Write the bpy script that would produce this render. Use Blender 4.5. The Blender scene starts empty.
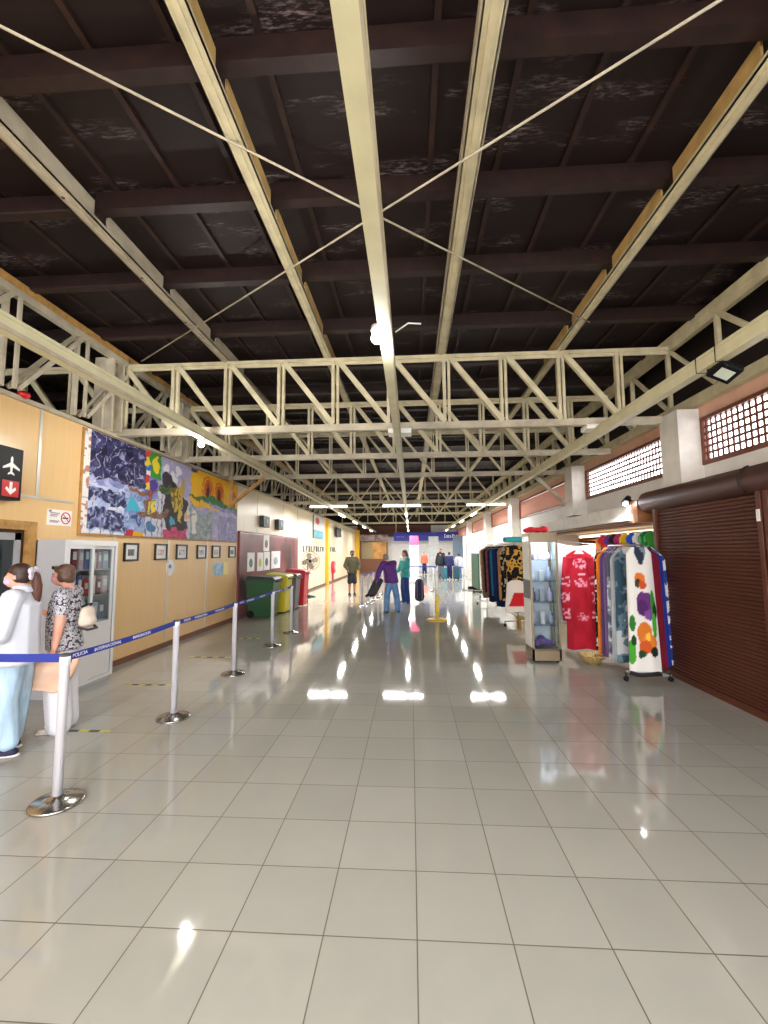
import bpy, bmesh, math, random
from mathutils import Vector, Matrix, Quaternion
random.seed(7)
PI=math.pi
S=bpy.context.scene; COL=S.collection
H=1.7
# ------------------------------------------------------------------ colour / materials
def lin(c):
    o=[]
    for v in c[:3]:
        v/=255.0
        o.append(v/12.92 if v<=0.04045 else ((v+0.055)/1.055)**2.4)
    return (o[0],o[1],o[2],1.0)
MATS={}
def mat(name,col,rough=.5,metal=0,spec=.5,var=0,vscale=6,stretch=(1,1,1),bump=0,bscale=40,emit=None,estr=0,coat=0):
    if name in MATS: return MATS[name]
    m=bpy.data.materials.new(name); m.use_nodes=True; nt=m.node_tree; N=nt.nodes; L=nt.links
    b=N['Principled BSDF']; b.inputs['Base Color'].default_value=lin(col)
    b.inputs['Roughness'].default_value=rough; b.inputs['Metallic'].default_value=metal
    b.inputs['Specular IOR Level'].default_value=spec
    if coat: b.inputs['Coat Weight'].default_value=coat; b.inputs['Coat Roughness'].default_value=.15
    if var or bump:
        tc=N.new('ShaderNodeTexCoord'); mp=N.new('ShaderNodeMapping'); mp.inputs['Scale'].default_value=stretch
        L.new(tc.outputs['Object'],mp.inputs[0])
    if var:
        n=N.new('ShaderNodeTexNoise'); n.inputs['Scale'].default_value=vscale; n.inputs['Detail'].default_value=5
        L.new(mp.outputs[0],n.inputs['Vector'])
        mx=N.new('ShaderNodeMix'); mx.data_type='RGBA'
        d=[max(0,v*(1-var)) for v in col]; u=[min(255,v*(1+var*.6)) for v in col]
        mx.inputs[6].default_value=lin(d); mx.inputs[7].default_value=lin(u)
        rp=N.new('ShaderNodeMapRange'); rp.inputs[1].default_value=.3; rp.inputs[2].default_value=.7
        L.new(n.outputs['Fac'],rp.inputs[0]); L.new(rp.outputs[0],mx.inputs[0]); L.new(mx.outputs[2],b.inputs['Base Color'])
    if bump:
        n2=N.new('ShaderNodeTexNoise'); n2.inputs['Scale'].default_value=bscale; n2.inputs['Detail'].default_value=3
        L.new(mp.outputs[0],n2.inputs['Vector'])
        bp=N.new('ShaderNodeBump'); bp.inputs['Strength'].default_value=bump; bp.inputs['Distance'].default_value=.02
        L.new(n2.outputs['Fac'],bp.inputs['Height']); L.new(bp.outputs[0],b.inputs['Normal'])
    if emit:
        b.inputs['Emission Color'].default_value=lin(emit); b.inputs['Emission Strength'].default_value=estr
    MATS[name]=m; return m
def vmat(name,rough=.6,spec=.3,coat=0):
    if name in MATS: return MATS[name]
    m=mat(name,(128,128,128),rough,0,spec,coat=coat); N=m.node_tree.nodes
    a=N.new('ShaderNodeVertexColor'); a.layer_name='Col'
    m.node_tree.links.new(a.outputs[0],N['Principled BSDF'].inputs['Base Color']); return m
def glassmat(name,tint=(235,240,240),refl=.12,rough=.03):
    if name in MATS: return MATS[name]
    m=bpy.data.materials.new(name); m.use_nodes=True; nt=m.node_tree; nt.nodes.clear(); N=nt.nodes
    o=N.new('ShaderNodeOutputMaterial'); t=N.new('ShaderNodeBsdfTransparent'); g=N.new('ShaderNodeBsdfGlossy'); x=N.new('ShaderNodeMixShader')
    t.inputs[0].default_value=lin(tint); g.inputs['Roughness'].default_value=rough
    f=N.new('ShaderNodeLayerWeight'); f.inputs[0].default_value=.5
    pw=N.new('ShaderNodeMath'); pw.operation='POWER'; pw.inputs[1].default_value=4
    ad=N.new('ShaderNodeMath'); ad.operation='MULTIPLY_ADD'; ad.inputs[1].default_value=.3; ad.inputs[2].default_value=refl*.4
    nt.links.new(f.outputs['Facing'],pw.inputs[0]); nt.links.new(pw.outputs[0],ad.inputs[0]); nt.links.new(ad.outputs[0],x.inputs[0])
    nt.links.new(t.outputs[0],x.inputs[1]); nt.links.new(g.outputs[0],x.inputs[2]); nt.links.new(x.outputs[0],o.inputs[0])
    MATS[name]=m; return m
def patmat(name,kind,cols,scale,rough=.8):
    """cloth with a printed pattern: voronoi / wave bands between two or three colours"""
    if name in MATS: return MATS[name]
    m=mat(name,cols[0],rough,0,.2); nt=m.node_tree; N=nt.nodes; L=nt.links
    tc=N.new('ShaderNodeTexCoord'); r=N.new('ShaderNodeValToRGB'); r.color_ramp.interpolation='CONSTANT'
    if kind=='ring':
        v=N.new('ShaderNodeTexVoronoi'); v.inputs['Scale'].default_value=scale; L.new(tc.outputs['Object'],v.inputs['Vector']); L.new(v.outputs['Distance'],r.inputs[0])
        st=[(0,cols[0]),(.18,cols[1]),(.34,cols[0]),(.42,cols[1]),(.58,cols[2])]
    elif kind=='blot':
        v=N.new('ShaderNodeTexNoise'); v.inputs['Scale'].default_value=scale; L.new(tc.outputs['Object'],v.inputs['Vector']); L.new(v.outputs['Fac'],r.inputs[0])
        st=[(0,cols[0]),(.46,cols[1]),(.56,cols[2])]
    else:
        v=N.new('ShaderNodeTexWave'); v.inputs['Scale'].default_value=scale; v.inputs['Distortion'].default_value=4; L.new(tc.outputs['Object'],v.inputs['Vector']); L.new(v.outputs['Fac'],r.inputs[0])
        st=[(0,cols[0]),(.4,cols[1]),(.75,cols[2])]
    e=r.color_ramp.elements
    while len(e)<len(st): e.new(.5)
    for k,(p,c) in enumerate(st): e[k].position=p; e[k].color=lin(c)
    L.new(r.outputs[0],N['Principled BSDF'].inputs['Base Color']); return m
def emis(name,col,strength):
    if name in MATS: return MATS[name]
    m=bpy.data.materials.new(name); m.use_nodes=True; nt=m.node_tree; nt.nodes.clear()
    o=nt.nodes.new('ShaderNodeOutputMaterial'); e=nt.nodes.new('ShaderNodeEmission')
    e.inputs[0].default_value=lin(col); e.inputs[1].default_value=strength; nt.links.new(e.outputs[0],o.inputs[0]); MATS[name]=m; return m
# ------------------------------------------------------------------ objects
def put(o,parent=None):
    COL.objects.link(o)
    if parent is not None:
        o.parent=parent
        chain=[];p=parent
        while p is not None: chain.append(p); p=p.parent
        M=Matrix.Identity(4)
        for q in reversed(chain):
            M=M@q.matrix_parent_inverse@q.matrix_basis
        o.matrix_parent_inverse=M.inverted()
    return o
def tag(o,label=None,cat=None,group=None,kind=None):
    if label: o['label']=label
    if cat: o['category']=cat
    if group: o['group']=group
    if kind: o['kind']=kind
    return o
def thing(name,label,cat,loc=(0,0,0),rotz=0,group=None):
    o=bpy.data.objects.new(name,None); o.empty_display_size=.1; o.location=loc; o.rotation_euler=(0,0,rotz); COL.objects.link(o)
    return tag(o,label,cat,group)
def copy_tree(o,parent=None):
    c=o.copy(); COL.objects.link(c)
    if parent is not None: c.parent=parent
    for ch in o.children: copy_tree(ch,c)
    return c
class MB:
    def __init__(s): s.bm=bmesh.new()
    def box(s,x0,x1,y0,y1,z0,z1,m=0):
        v=[s.bm.verts.new(p) for p in ((x0,y0,z0),(x1,y0,z0),(x1,y1,z0),(x0,y1,z0),(x0,y0,z1),(x1,y0,z1),(x1,y1,z1),(x0,y1,z1))]
        for f in ((0,3,2,1),(4,5,6,7),(0,1,5,4),(1,2,6,5),(2,3,7,6),(3,0,4,7)):
            s.bm.faces.new([v[i] for i in f]).material_index=m
        return s
    def bar(s,p0,p1,w,h,m=0,up=(0,0,1)):
        p0=Vector(p0);p1=Vector(p1);d=(p1-p0).normalized();u=Vector(up)
        if abs(d.dot(u))>.98: u=Vector((0,1,0))
        a=d.cross(u).normalized();b=a.cross(d).normalized();a*=w/2;b*=h/2
        v=[s.bm.verts.new(p) for p in (p0-a-b,p0+a-b,p0+a+b,p0-a+b,p1-a-b,p1+a-b,p1+a+b,p1-a+b)]
        for f in ((3,2,1,0),(4,5,6,7),(0,1,5,4),(1,2,6,5),(2,3,7,6),(3,0,4,7)):
            s.bm.faces.new([v[i] for i in f]).material_index=m
        return s
    def tube(s,pts,r,n=10,m=0,cap=True):
        pts=[Vector(p) for p in pts]; rs=r if isinstance(r,(list,tuple)) else [r]*len(pts); rings=[]; pa=None
        for i,p in enumerate(pts):
            d=(pts[min(i+1,len(pts)-1)]-pts[max(i-1,0)]).normalized()
            if pa is None:
                pa=d.cross(Vector((0,0,1)) if abs(d.z)<.9 else Vector((1,0,0))).normalized()
            else: pa=(pa-d*pa.dot(d)).normalized()
            b=d.cross(pa)
            rings.append([s.bm.verts.new(p+(pa*math.cos(2*PI*k/n)+b*math.sin(2*PI*k/n))*rs[i]) for k in range(n)])
        for A,B in zip(rings,rings[1:]):
            for k in range(n):
                f=s.bm.faces.new((A[k],A[(k+1)%n],B[(k+1)%n],B[k])); f.material_index=m; f.smooth=True
        if cap:
            s.bm.faces.new(rings[0][::-1]).material_index=m; s.bm.faces.new(rings[-1]).material_index=m
        return s
    def lathe(s,prof,c=(0,0,0),n=28,m=0,axis='z'):
        rings=[]
        for r,z in prof:
            ring=[]
            for k in range(n):
                a=2*PI*k/n; x,y=r*math.cos(a),r*math.sin(a)
                p={'z':(x,y,z),'y':(x,z,y),'x':(z,x,y)}[axis]
                ring.append(s.bm.verts.new((c[0]+p[0],c[1]+p[1],c[2]+p[2])))
            rings.append(ring)
        for A,B in zip(rings,rings[1:]):
            for k in range(n):
                f=s.bm.faces.new((A[k],A[(k+1)%n],B[(k+1)%n],B[k])); f.material_index=m; f.smooth=True
        s.bm.faces.new(rings[0][::-1]).material_index=m; s.bm.faces.new(rings[-1]).material_index=m
        return s
    def prism(s,poly,a0,a1,axis='x',m=0):
        """poly in the plane normal to axis: x->(y,z)  y->(x,z)  z->(x,y)"""
        def P(p,a): return {'x':(a,p[0],p[1]),'y':(p[0],a,p[1]),'z':(p[0],p[1],a)}[axis]
        A=[s.bm.verts.new(P(p,a0)) for p in poly];B=[s.bm.verts.new(P(p,a1)) for p in poly];n=len(poly)
        s.bm.faces.new(A).material_index=m; s.bm.faces.new(B[::-1]).material_index=m
        for k in range(n): s.bm.faces.new((A[k],B[k],B[(k+1)%n],A[(k+1)%n])).material_index=m
        return s
    def ball(s,c,r,m=0,sub=2,rot=None):
        if not isinstance(r,(tuple,list)): r=(r,r,r)
        M=Matrix.Translation(c)@(rot.to_matrix().to_4x4() if rot else Matrix.Identity(4))@Matrix.Diagonal((*r,1))
        g=bmesh.ops.create_icosphere(s.bm,subdivisions=sub,radius=1,matrix=M)
        for v in g['verts']:
            for f in v.link_faces: f.material_index=m; f.smooth=True
        return s
    def seg(s,p0,r0,p1,r1,sub=2):
        p0=Vector(p0);p1=Vector(p1)
        t0=r0 if isinstance(r0,tuple) else (r0,)*3; t1=r1 if isinstance(r1,tuple) else (r1,)*3
        mn=min(min(t0),min(t1)); n=max(1,int((p1-p0).length/(mn*.3)))
        for i in range(n+1):
            t=i/n; s.ball(p0.lerp(p1,t),tuple(a+(b-a)*t for a,b in zip(t0,t1)),sub=sub)
        return s
    def chain(s,l,sub=2):
        for a,b in zip(l,l[1:]): s.seg(a[0],a[1],b[0],b[1],sub)
        return s
    def rounded(s,x0,x1,y0,y1,z0,z1,r=.01,m=0,seg=3):
        n0=len(s.bm.verts); s.bm.verts.ensure_lookup_table()
        s.box(x0,x1,y0,y1,z0,z1,m); s.bm.verts.ensure_lookup_table(); vs=s.bm.verts[n0:]
        es=list({e for v in vs for e in v.link_edges})
        bmesh.ops.bevel(s.bm,geom=es,offset=r,segments=seg,affect='EDGES',profile=.5,material=-1)
        return s
    def xf(s,M):
        bmesh.ops.transform(s.bm,matrix=M,verts=s.bm.verts); return s
    def build(s,name,mats,parent=None,smooth=False,normals=True):
        if normals: bmesh.ops.recalc_face_normals(s.bm,faces=s.bm.faces)
        me=bpy.data.meshes.new(name); s.bm.to_mesh(me); s.bm.free()
        if not isinstance(mats,(list,tuple)): mats=[mats]
        for m in mats: me.materials.append(m)
        if smooth:
            for p in me.polygons: p.use_smooth=True
        return put(bpy.data.objects.new(name,me),parent)
    def remesh(s,name,mats,parent,voxel,smooth_iter=4,M=None):
        smooth_iter=smooth_iter*2
        """melt the balls into one continuous skin"""
        if M is not None: s.xf(M)
        me=bpy.data.meshes.new(name+'_raw'); s.bm.to_mesh(me); s.bm.free()
        o=bpy.data.objects.new('tmp',me); COL.objects.link(o)
        r=o.modifiers.new('r','REMESH'); r.mode='VOXEL'; r.voxel_size=voxel
        k=o.modifiers.new('s','SMOOTH'); k.iterations=smooth_iter; k.factor=.5
        dg=bpy.context.evaluated_depsgraph_get(); dg.update()
        nm=bpy.data.meshes.new_from_object(o.evaluated_get(dg)); nm.name=name
        bpy.data.objects.remove(o); bpy.data.meshes.remove(me)
        nm.materials.clear()
        for m in (mats if isinstance(mats,(list,tuple)) else [mats]): nm.materials.append(m)
        for p in nm.polygons: p.use_smooth=True; p.material_index=0
        return put(bpy.data.objects.new(name,nm),parent)
def text_mesh(body,size,M,m,name,parent=None,depth=.002,align='CENTER',sx=1):
    cu=bpy.data.curves.new('txt','FONT'); cu.body=body; cu.size=size; cu.extrude=depth; cu.align_x=align; cu.align_y='CENTER'
    o=bpy.data.objects.new('tmp',cu); COL.objects.link(o)
    dg=bpy.context.evaluated_depsgraph_get(); dg.update()
    me=bpy.data.meshes.new_from_object(o.evaluated_get(dg)); me.name=name
    bpy.data.objects.remove(o); bpy.data.curves.remove(cu)
    me.materials.clear(); me.materials.append(m); me.transform(M@Matrix.Diagonal((sx,1,1,1)))
    return put(bpy.data.objects.new(name,me),parent)
# frames for lettering: on a wall facing +X (reads towards +Y->..), facing -Y
def face_px(x,y,z): # text plane facing +X ; text runs along +Y
    return Matrix.Translation((x,y,z))@Matrix(((0,0,1,0),(1,0,0,0),(0,1,0,0),(0,0,0,1)))
def face_my(x,y,z): # facing -Y ; text runs along +X
    return Matrix.Translation((x,y,z))@Matrix(((1,0,0,0),(0,0,-1,0),(0,1,0,0),(0,0,0,1)))
def hsh(i,j,k=0):
    n=(i*374761393+j*668265263+k*2147483647)&0xffffffff; n=(n^(n>>13))*1274126177&0xffffffff
    return ((n^(n>>16))&0xffff)/65535
def vn(x,y,k=0):
    i,j=math.floor(x),math.floor(y);a,b=x-i,y-j;a=a*a*(3-2*a);b=b*b*(3-2*b)
    return (hsh(i,j,k)*(1-a)+hsh(i+1,j,k)*a)*(1-b)+(hsh(i,j+1,k)*(1-a)+hsh(i+1,j+1,k)*a)*b
def mixc(a,b,t): return tuple(x+(y-x)*t for x,y in zip(a,b))
def inpoly(x,y,P):
    c=False;j=len(P)-1
    for i in range(len(P)):
        if (P[i][1]>y)!=(P[j][1]>y) and x<(P[j][0]-P[i][0])*(y-P[i][1])/(P[j][1]-P[i][1])+P[i][0]: c=not c
        j=i
    return c
def paint(shapes,u,v,base):
    c=base
    for s in shapes:
        if s[0]=='e':
            if ((u-s[1])/s[3])**2+((v-s[2])/s[4])**2<1: c=s[5]
        elif s[0]=='r':
            q=((u-s[1])/s[3])**2+((v-s[2])/s[4])**2
            if s[6]<q<1: c=s[5]
        else:
            if inpoly(u,v,s[1]): c=s[2]
    return c
def painted_grid(name,fn,posf,nu,nv,m,parent=None,close=False,thick=None):
    """grid mesh with a painted colour per corner; posf(u,v)->point ; thick: vector to extrude the back"""
    bm=bmesh.new(); cl=bm.verts.layers.float_color.new('Col')
    G=[[None]*(nv+1) for _ in range(nu+1)]
    for i in range(nu+1):
        for j in range(nv+1):
            if close and i==nu: G[i]=G[0]; break
            v=bm.verts.new(posf(i/nu,j/nv)); v[cl]=lin(fn(i/nu,j/nv)); G[i][j]=v
    for i in range(nu):
        for j in range(nv):
            bm.faces.new((G[i][j],G[i+1][j],G[i+1][j+1],G[i][j+1])).smooth=True
    if thick is not None:
        t=Vector(thick); B={}
        per=[(i,0) for i in range(nu+1)]+[(nu,j) for j in range(1,nv+1)]+[(i,nv) for i in range(nu-1,-1,-1)]+[(0,j) for j in range(nv-1,0,-1)]
        bk=[]
        for i,j in per:
            q=bm.verts.new(G[i][j].co+t); q[cl]=G[i][j][cl]; bk.append(q)
        n=len(per)
        for k in range(n):
            a=G[per[k][0]][per[k][1]]; b=G[per[(k+1)%n][0]][per[(k+1)%n][1]]
            bm.faces.new((a,bk[k],bk[(k+1)%n],b))
        bm.faces.new(bk)
    if close:
        for j,rev in ((0,1),(nv,0)):
            r=[G[i][j] for i in range(nu)]
            try: bm.faces.new(r[::-1] if rev else r)
            except Exception: pass
    bmesh.ops.recalc_face_normals(bm,faces=bm.faces)
    me=bpy.data.meshes.new(name); bm.to_mesh(me); bm.free(); me.materials.append(m)
    return put(bpy.data.objects.new(name,me),parent)
# ================================================================== SETTING
XL=-4.5; XR=3.85; Y0=-7.0; Y1=37.0; ZW=3.46
def floor_mat():
    m=mat('glazed_floor_tiles',(212,207,194),.13,0,.5); nt=m.node_tree; N=nt.nodes; L=nt.links; b=N['Principled BSDF']
    tc=N.new('ShaderNodeTexCoord'); sp=N.new('ShaderNodeSeparateXYZ'); L.new(tc.outputs['Object'],sp.inputs[0])
    T=.4172
    def mth(op,a,bv=None,c=None):
        n=N.new('ShaderNodeMath'); n.operation=op
        for i,v in enumerate((a,bv,c)):
            if v is None: continue
            if isinstance(v,(int,float)): n.inputs[i].default_value=v
            else: L.new(v,n.inputs[i])
        return n.outputs[0]
    def line(o,off):
        q=mth('DIVIDE',mth('SUBTRACT',o,off),T); fr=mth('FRACT',q); d=mth('MINIMUM',fr,mth('SUBTRACT',1,fr))
        return d,mth('FLOOR',q)
    dx,ix=line(sp.outputs[0],.00765); dy,iy=line(sp.outputs[1],2.088)
    d=mth('MINIMUM',dx,dy)
    g=N.new('ShaderNodeMapRange'); g.inputs[1].default_value=.0045; g.inputs[2].default_value=.0085; L.new(d,g.inputs[0])
    cv=N.new('ShaderNodeCombineXYZ'); L.new(ix,cv.inputs[0]); L.new(iy,cv.inputs[1])
    wn=N.new('ShaderNodeTexWhiteNoise'); L.new(cv.outputs[0],wn.inputs[0])
    ns=N.new('ShaderNodeTexNoise'); ns.inputs['Scale'].default_value=3; ns.inputs['Detail'].default_value=6; L.new(tc.outputs['Object'],ns.inputs['Vector'])
    f=mth('ADD',mth('MULTIPLY',wn.outputs[0],.55),mth('MULTIPLY',ns.outputs['Fac'],.45))
    mx=N.new('ShaderNodeMix'); mx.data_type='RGBA'; mx.inputs[6].default_value=lin((164,163,155)); mx.inputs[7].default_value=lin((178,177,169)); L.new(f,mx.inputs[0])
    m2=N.new('ShaderNodeMix'); m2.data_type='RGBA'; m2.inputs[6].default_value=lin((96,86,74)); L.new(mx.outputs[2],m2.inputs[7]); L.new(g.outputs[0],m2.inputs[0])
    L.new(m2.outputs[2],b.inputs['Base Color'])
    rr=N.new('ShaderNodeMapRange'); rr.inputs[3].default_value=.6; rr.inputs[4].default_value=.048; L.new(g.outputs[0],rr.inputs[0]); L.new(rr.outputs[0],b.inputs['Roughness'])
    n2=N.new('ShaderNodeTexNoise'); n2.inputs['Scale'].default_value=4; L.new(tc.outputs['Object'],n2.inputs['Vector'])
    hh=mth('ADD',mth('MULTIPLY',g.outputs[0],.05),mth('MULTIPLY',n2.outputs['Fac'],.03))
    bp=N.new('ShaderNodeBump'); bp.inputs['Strength'].default_value=.25; bp.inputs['Distance'].default_value=.02; L.new(hh,bp.inputs['Height']); L.new(bp.outputs[0],b.inputs['Normal'])
    return m
def board_mat():
    m=mat('dark_roof_boards',(44,27,25),.6,0,.35); nt=m.node_tree; N=nt.nodes; L=nt.links; b=N['Principled BSDF']
    tc=N.new('ShaderNodeTexCoord'); mp=N.new('ShaderNodeMapping'); mp.inputs['Scale'].default_value=(1.0,3.2,1); L.new(tc.outputs['Object'],mp.inputs[0])
    a=N.new('ShaderNodeTexNoise'); a.inputs['Scale'].default_value=1.3; a.inputs['Detail'].default_value=3; L.new(mp.outputs[0],a.inputs['Vector'])
    mp2=N.new('ShaderNodeMapping'); mp2.inputs['Scale'].default_value=(5,22,1); L.new(tc.outputs['Object'],mp2.inputs[0])
    c=N.new('ShaderNodeTexNoise'); c.inputs['Scale'].default_value=2.2; c.inputs['Detail'].default_value=8; c.inputs['Roughness'].default_value=.7; L.new(mp2.outputs[0],c.inputs['Vector'])
    r1=N.new('ShaderNodeMapRange'); r1.inputs[1].default_value=.55; r1.inputs[2].default_value=.74; L.new(a.outputs['Fac'],r1.inputs[0])
    r2=N.new('ShaderNodeMapRange'); r2.inputs[1].default_value=.48; r2.inputs[2].default_value=.72; L.new(c.outputs['Fac'],r2.inputs[0])
    mu=N.new('ShaderNodeMath'); mu.operation='MULTIPLY'; L.new(r1.outputs[0],mu.inputs[0]); L.new(r2.outputs[0],mu.inputs[1])
    mx=N.new('ShaderNodeMix'); mx.data_type='RGBA'; mx.inputs[6].default_value=lin((31,19,18)); mx.inputs[7].default_value=lin((176,158,160)); L.new(mu.outputs[0],mx.inputs[0])
    L.new(mx.outputs[2],b.inputs['Base Color']); return m
BOARD=board_mat()
CREAM=mat('cream_steel_paint',(204,194,160),.45,0,.4,var=.1,vscale=5)
CREAM2=mat('white_steel_paint',(184,174,152),.5,0,.4,var=.12,vscale=5)
OCHRE=mat('ochre_timber',(184,140,80),.55,0,.3,var=.15,vscale=12)
DARKW=mat('dark_purlin_paint',(40,24,21),.5,0,.4,var=.25,vscale=9)
LAM=mat('maple_laminate',(230,192,136),.28,0,.5,var=.015,vscale=3,stretch=(2,6,.35))
PALE=mat('laminate_lit_pale',(238,222,192),.32,0,.5,var=.03,vscale=3,stretch=(2,6,.35))  # far stretch of laminate, its paleness under the lights put into the colour
ALU=mat('aluminium_strip',(205,202,196),.35,.6)
WHITE=mat('white_wall_paint',(238,237,235),.6,0,.3,var=.03)
BROWN=mat('brown_paint',(92,48,34),.45,0,.4,var=.1)
BASEB=mat('brown_baseboard_wood',(112,70,50),.5)
fl=MB().box(-9,9,Y0,Y1+1,-.1,0).build('floor',floor_mat()); tag(fl,kind='structure')
ce=MB().box(-9,6.2,Y0,Y1+1,4.92,5.05).build('ceiling',BOARD); tag(ce,kind='structure')
BAT=mat('dark_batten_paint',(50,32,27),.55,0,.4,var=.25,vscale=8)
for i in range(-14,11):
    x=i*.55+.2
    MB().box(x-.022,x+.022,Y0,Y1,4.885,4.92).build('batten',BAT,ce)
# --- left wall
def st(name,mb,m,parent=None):
    o=mb.build(name,m,parent)
    if parent is None: o['kind']='structure'
    return o
wl=st('wall_left',MB().box(XL-.1,XL,Y0,3.95,0,ZW).box(XL-.1,XL,4.98,11.1,0,ZW).box(XL-.1,XL,3.95,4.98,2.08,ZW),LAM)
w2=MB().box(XL-.1,XL,11.1,Y1,0,ZW); st('wall_left_far',w2,PALE)
st('trim_1',MB().box(XL-.14,XL+.05,Y0,Y1,ZW,ZW+.05),CREAM2)
st('trim_2',MB().box(XL,XL+.012,Y0,5.55,2.36,2.39),ALU)
k=3
for y,z0,z1 in ((3.7,2.39,ZW),(4.97,2.39,ZW),(7.9,0.08,1.95),(9.45,.08,1.95),(6.4,.08,1.95),(2.6,.08,ZW),(12.6,2.3,ZW),(15.2,2.3,ZW),(17.2,.08,ZW),(20.2,.08,ZW)):
    st('trim_%d'%k,MB().box(XL,XL+.01,y-.02,y+.02,z0,z1),ALU); k+=1
st('baseboard_left',MB().box(XL,XL+.025,4.98,11.1,0,.085).box(XL,XL+.025,17.2,Y1,0,.085).box(XL,XL+.025,Y0,3.95,0,.085),BASEB)
# maroon printed cladding on the wall, Y 11.1 .. 17.1
def maroon(u,v):
    c=mixc((92,36,34),(142,78,78),vn(u*9,v*4,3)); c=mixc(c,(52,22,26),max(0,vn(u*14+3,v*6,5)-.55)*1.8)
    if ((u-.045)/.03)**2+((v-.36)/.13)**2<1: c=(66,38,56)
    if ((u-.80)/.035)**2+((v-.55)/.33)**2<1: c=(48,24,26)
    if u>.93: c=mixc((160,90,92),c,.4)
    if v<.16: c=mixc(c,(160,104,112),.5)
    return c
pc=painted_grid('trim_20',maroon,lambda u,v:Vector((XL+.05,11.15+5.95*u,2.26*v)),90,40,vmat('printed_panel',.35,.5),None,thick=(-.05,0,0)); pc['kind']='structure'
# --- yellow column, far wall, outer shell
st('column_left',MB().box(XL,XL+.14,22.9,23.3,0,ZW),mat('yellow_paint',(226,178,40),.5))
st('column_left_far',MB().box(XL,XL+.3,35.6,36,0,ZW),mat('yellow_paint',(226,178,40),.5))
st('wall_far',MB().box(-9,9,Y1,Y1+.2,0,4.92),WHITE)
st('trim_21',MB().box(XL,1.7,Y1-.12,Y1,2.95,3.9),mat('dull_brown_board',(104,62,46),.6))
st('trim_24',MB().box(-9,5.6,Y1-.14,Y1,3.9,4.92),mat('dark_void_shade',(40,30,28),.8))
DARKV=mat('dark_void_shade',(40,30,28),.8)  # dark colour stands in for the shade of the voids behind the trusses
st('wall_outer_left',MB().box(-9.1,-9,Y0,Y1,0,4.92),DARKV)
# --- right wall: white below, lattice windows, lintel, beam, dark void above
wr=MB()
wr.box(XR,XR+.15,Y0,6.6,0,2.80).box(XR,XR+.15,6.6,12.1,2.1,2.80).box(XR,XR+.15,12.1,Y1,0,2.80)
wr.box(XR+.15,5.0,6.5,6.6,0,2.1).box(XR+.15,5.0,12.1,12.2,0,2.1).box(5.0,5.1,6.5,12.2,0,2.1).box(XR+.15,5.1,6.5,12.2,2.1,2.2)
st('wall_right',wr,WHITE)
st('trim_22',MB().box(XR-.02,XR+.15,Y0,Y1,3.42,3.58),mat('pink_lintel_paint',(222,176,152),.55,var=.05))
st('trim_23',MB().box(XR-.12,XR+.2,Y0,Y1,3.58,3.70),CREAM)
st('wall_right_upper',MB().box(4.3,4.4,Y0,Y1,3.66,4.92).box(XR+.2,4.4,Y0,Y1,3.66,3.72),DARKV)
LATT=mat('brown_lattice_paint',(118,66,48),.5)
WC=mat('white_column_paint',(228,224,216),.5,0,.4,var=.05)
cols=[(5.9,6.32),(9.75,10.2),(15.6,16.1),(21.0,21.5),(27.6,28.1)]
for i,(a,b) in enumerate(cols):
    st('column_right' if i==0 else 'column_right_%d'%(i+1),MB().box(3.55,3.88,a,b,2.465 if i==1 else 0,3.56),WC)
def lattice(n,ya,yb,kind):
    m=MB(); m.box(XR-.02,XR+.06,ya,yb,2.80,2.86).box(XR-.02,XR+.06,ya,yb,3.38,3.43).box(XR-.02,XR+.06,ya,ya+.05,2.86,3.38).box(XR-.02,XR+.06,yb-.05,yb,2.86,3.38)
    w=st('window_%d'%n,m,LATT)
    g=MB()
    if kind=='grid':
        p=.092; k=1
        while ya+.05+k*p<yb-.05: g.box(XR+.006,XR+.014,ya+.05+k*p-.016,ya+.05+k*p+.016,2.86,3.38); k+=1
        for r in range(1,6): g.box(XR,XR+.01,ya+.05,yb-.05,2.86+r*.0867-.015,2.86+r*.0867+.015)
    else:
        for r in range(7):
            z=2.875+r*.072
            g.prism([(XR+.0,z+.055),(XR+.012,z+.06),(XR+.05,z-.02),(XR+.038,z-.025)],ya+.05,yb-.05,'y')
    g.build('lattice',LATT if kind=='grid' else mat('pink_louvre_paint',(206,150,130),.5),w)
lattice(1,2.0,5.9,'grid'); lattice(2,6.32,9.75,'grid'); lattice(3,10.2,15.6,'slat'); lattice(4,16.1,21,'slat'); lattice(5,21.5,27.6,'slat'); lattice(6,28.1,37,'slat'); lattice(7,-7,2.0,'grid')
# --- door on the left
d=st('door_1',MB().box(XL-.1,XL+.03,4.86,4.98,0,2.08).box(XL-.1,XL+.03,3.95,4.86,1.98,2.08).box(XL-.1,XL+.03,3.95,4.05,0,1.98),OCHRE)
MB().box(XL-.07,XL-.02,4.05,4.86,0,1.98).build('door_lining',mat('dark_door_lining',(74,46,34),.5),d)
MB().box(XL-.02,XL+.005,4.72,4.80,0.02,1.94).box(XL-.02,XL+.005,4.06,4.14,0.02,1.94).box(XL-.02,XL+.005,4.06,4.80,1.86,1.94).box(XL-.02,XL+.005,4.06,4.80,0.02,.2).build('door_leaf',mat('grey_aluminium',(168,170,172),.4,.3),d)
MB().box(XL-.018,XL-.006,4.14,4.72,.2,1.86).build('door_glass',mat('dark_door_glass',(38,44,48),.06,0,.6),d)
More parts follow.
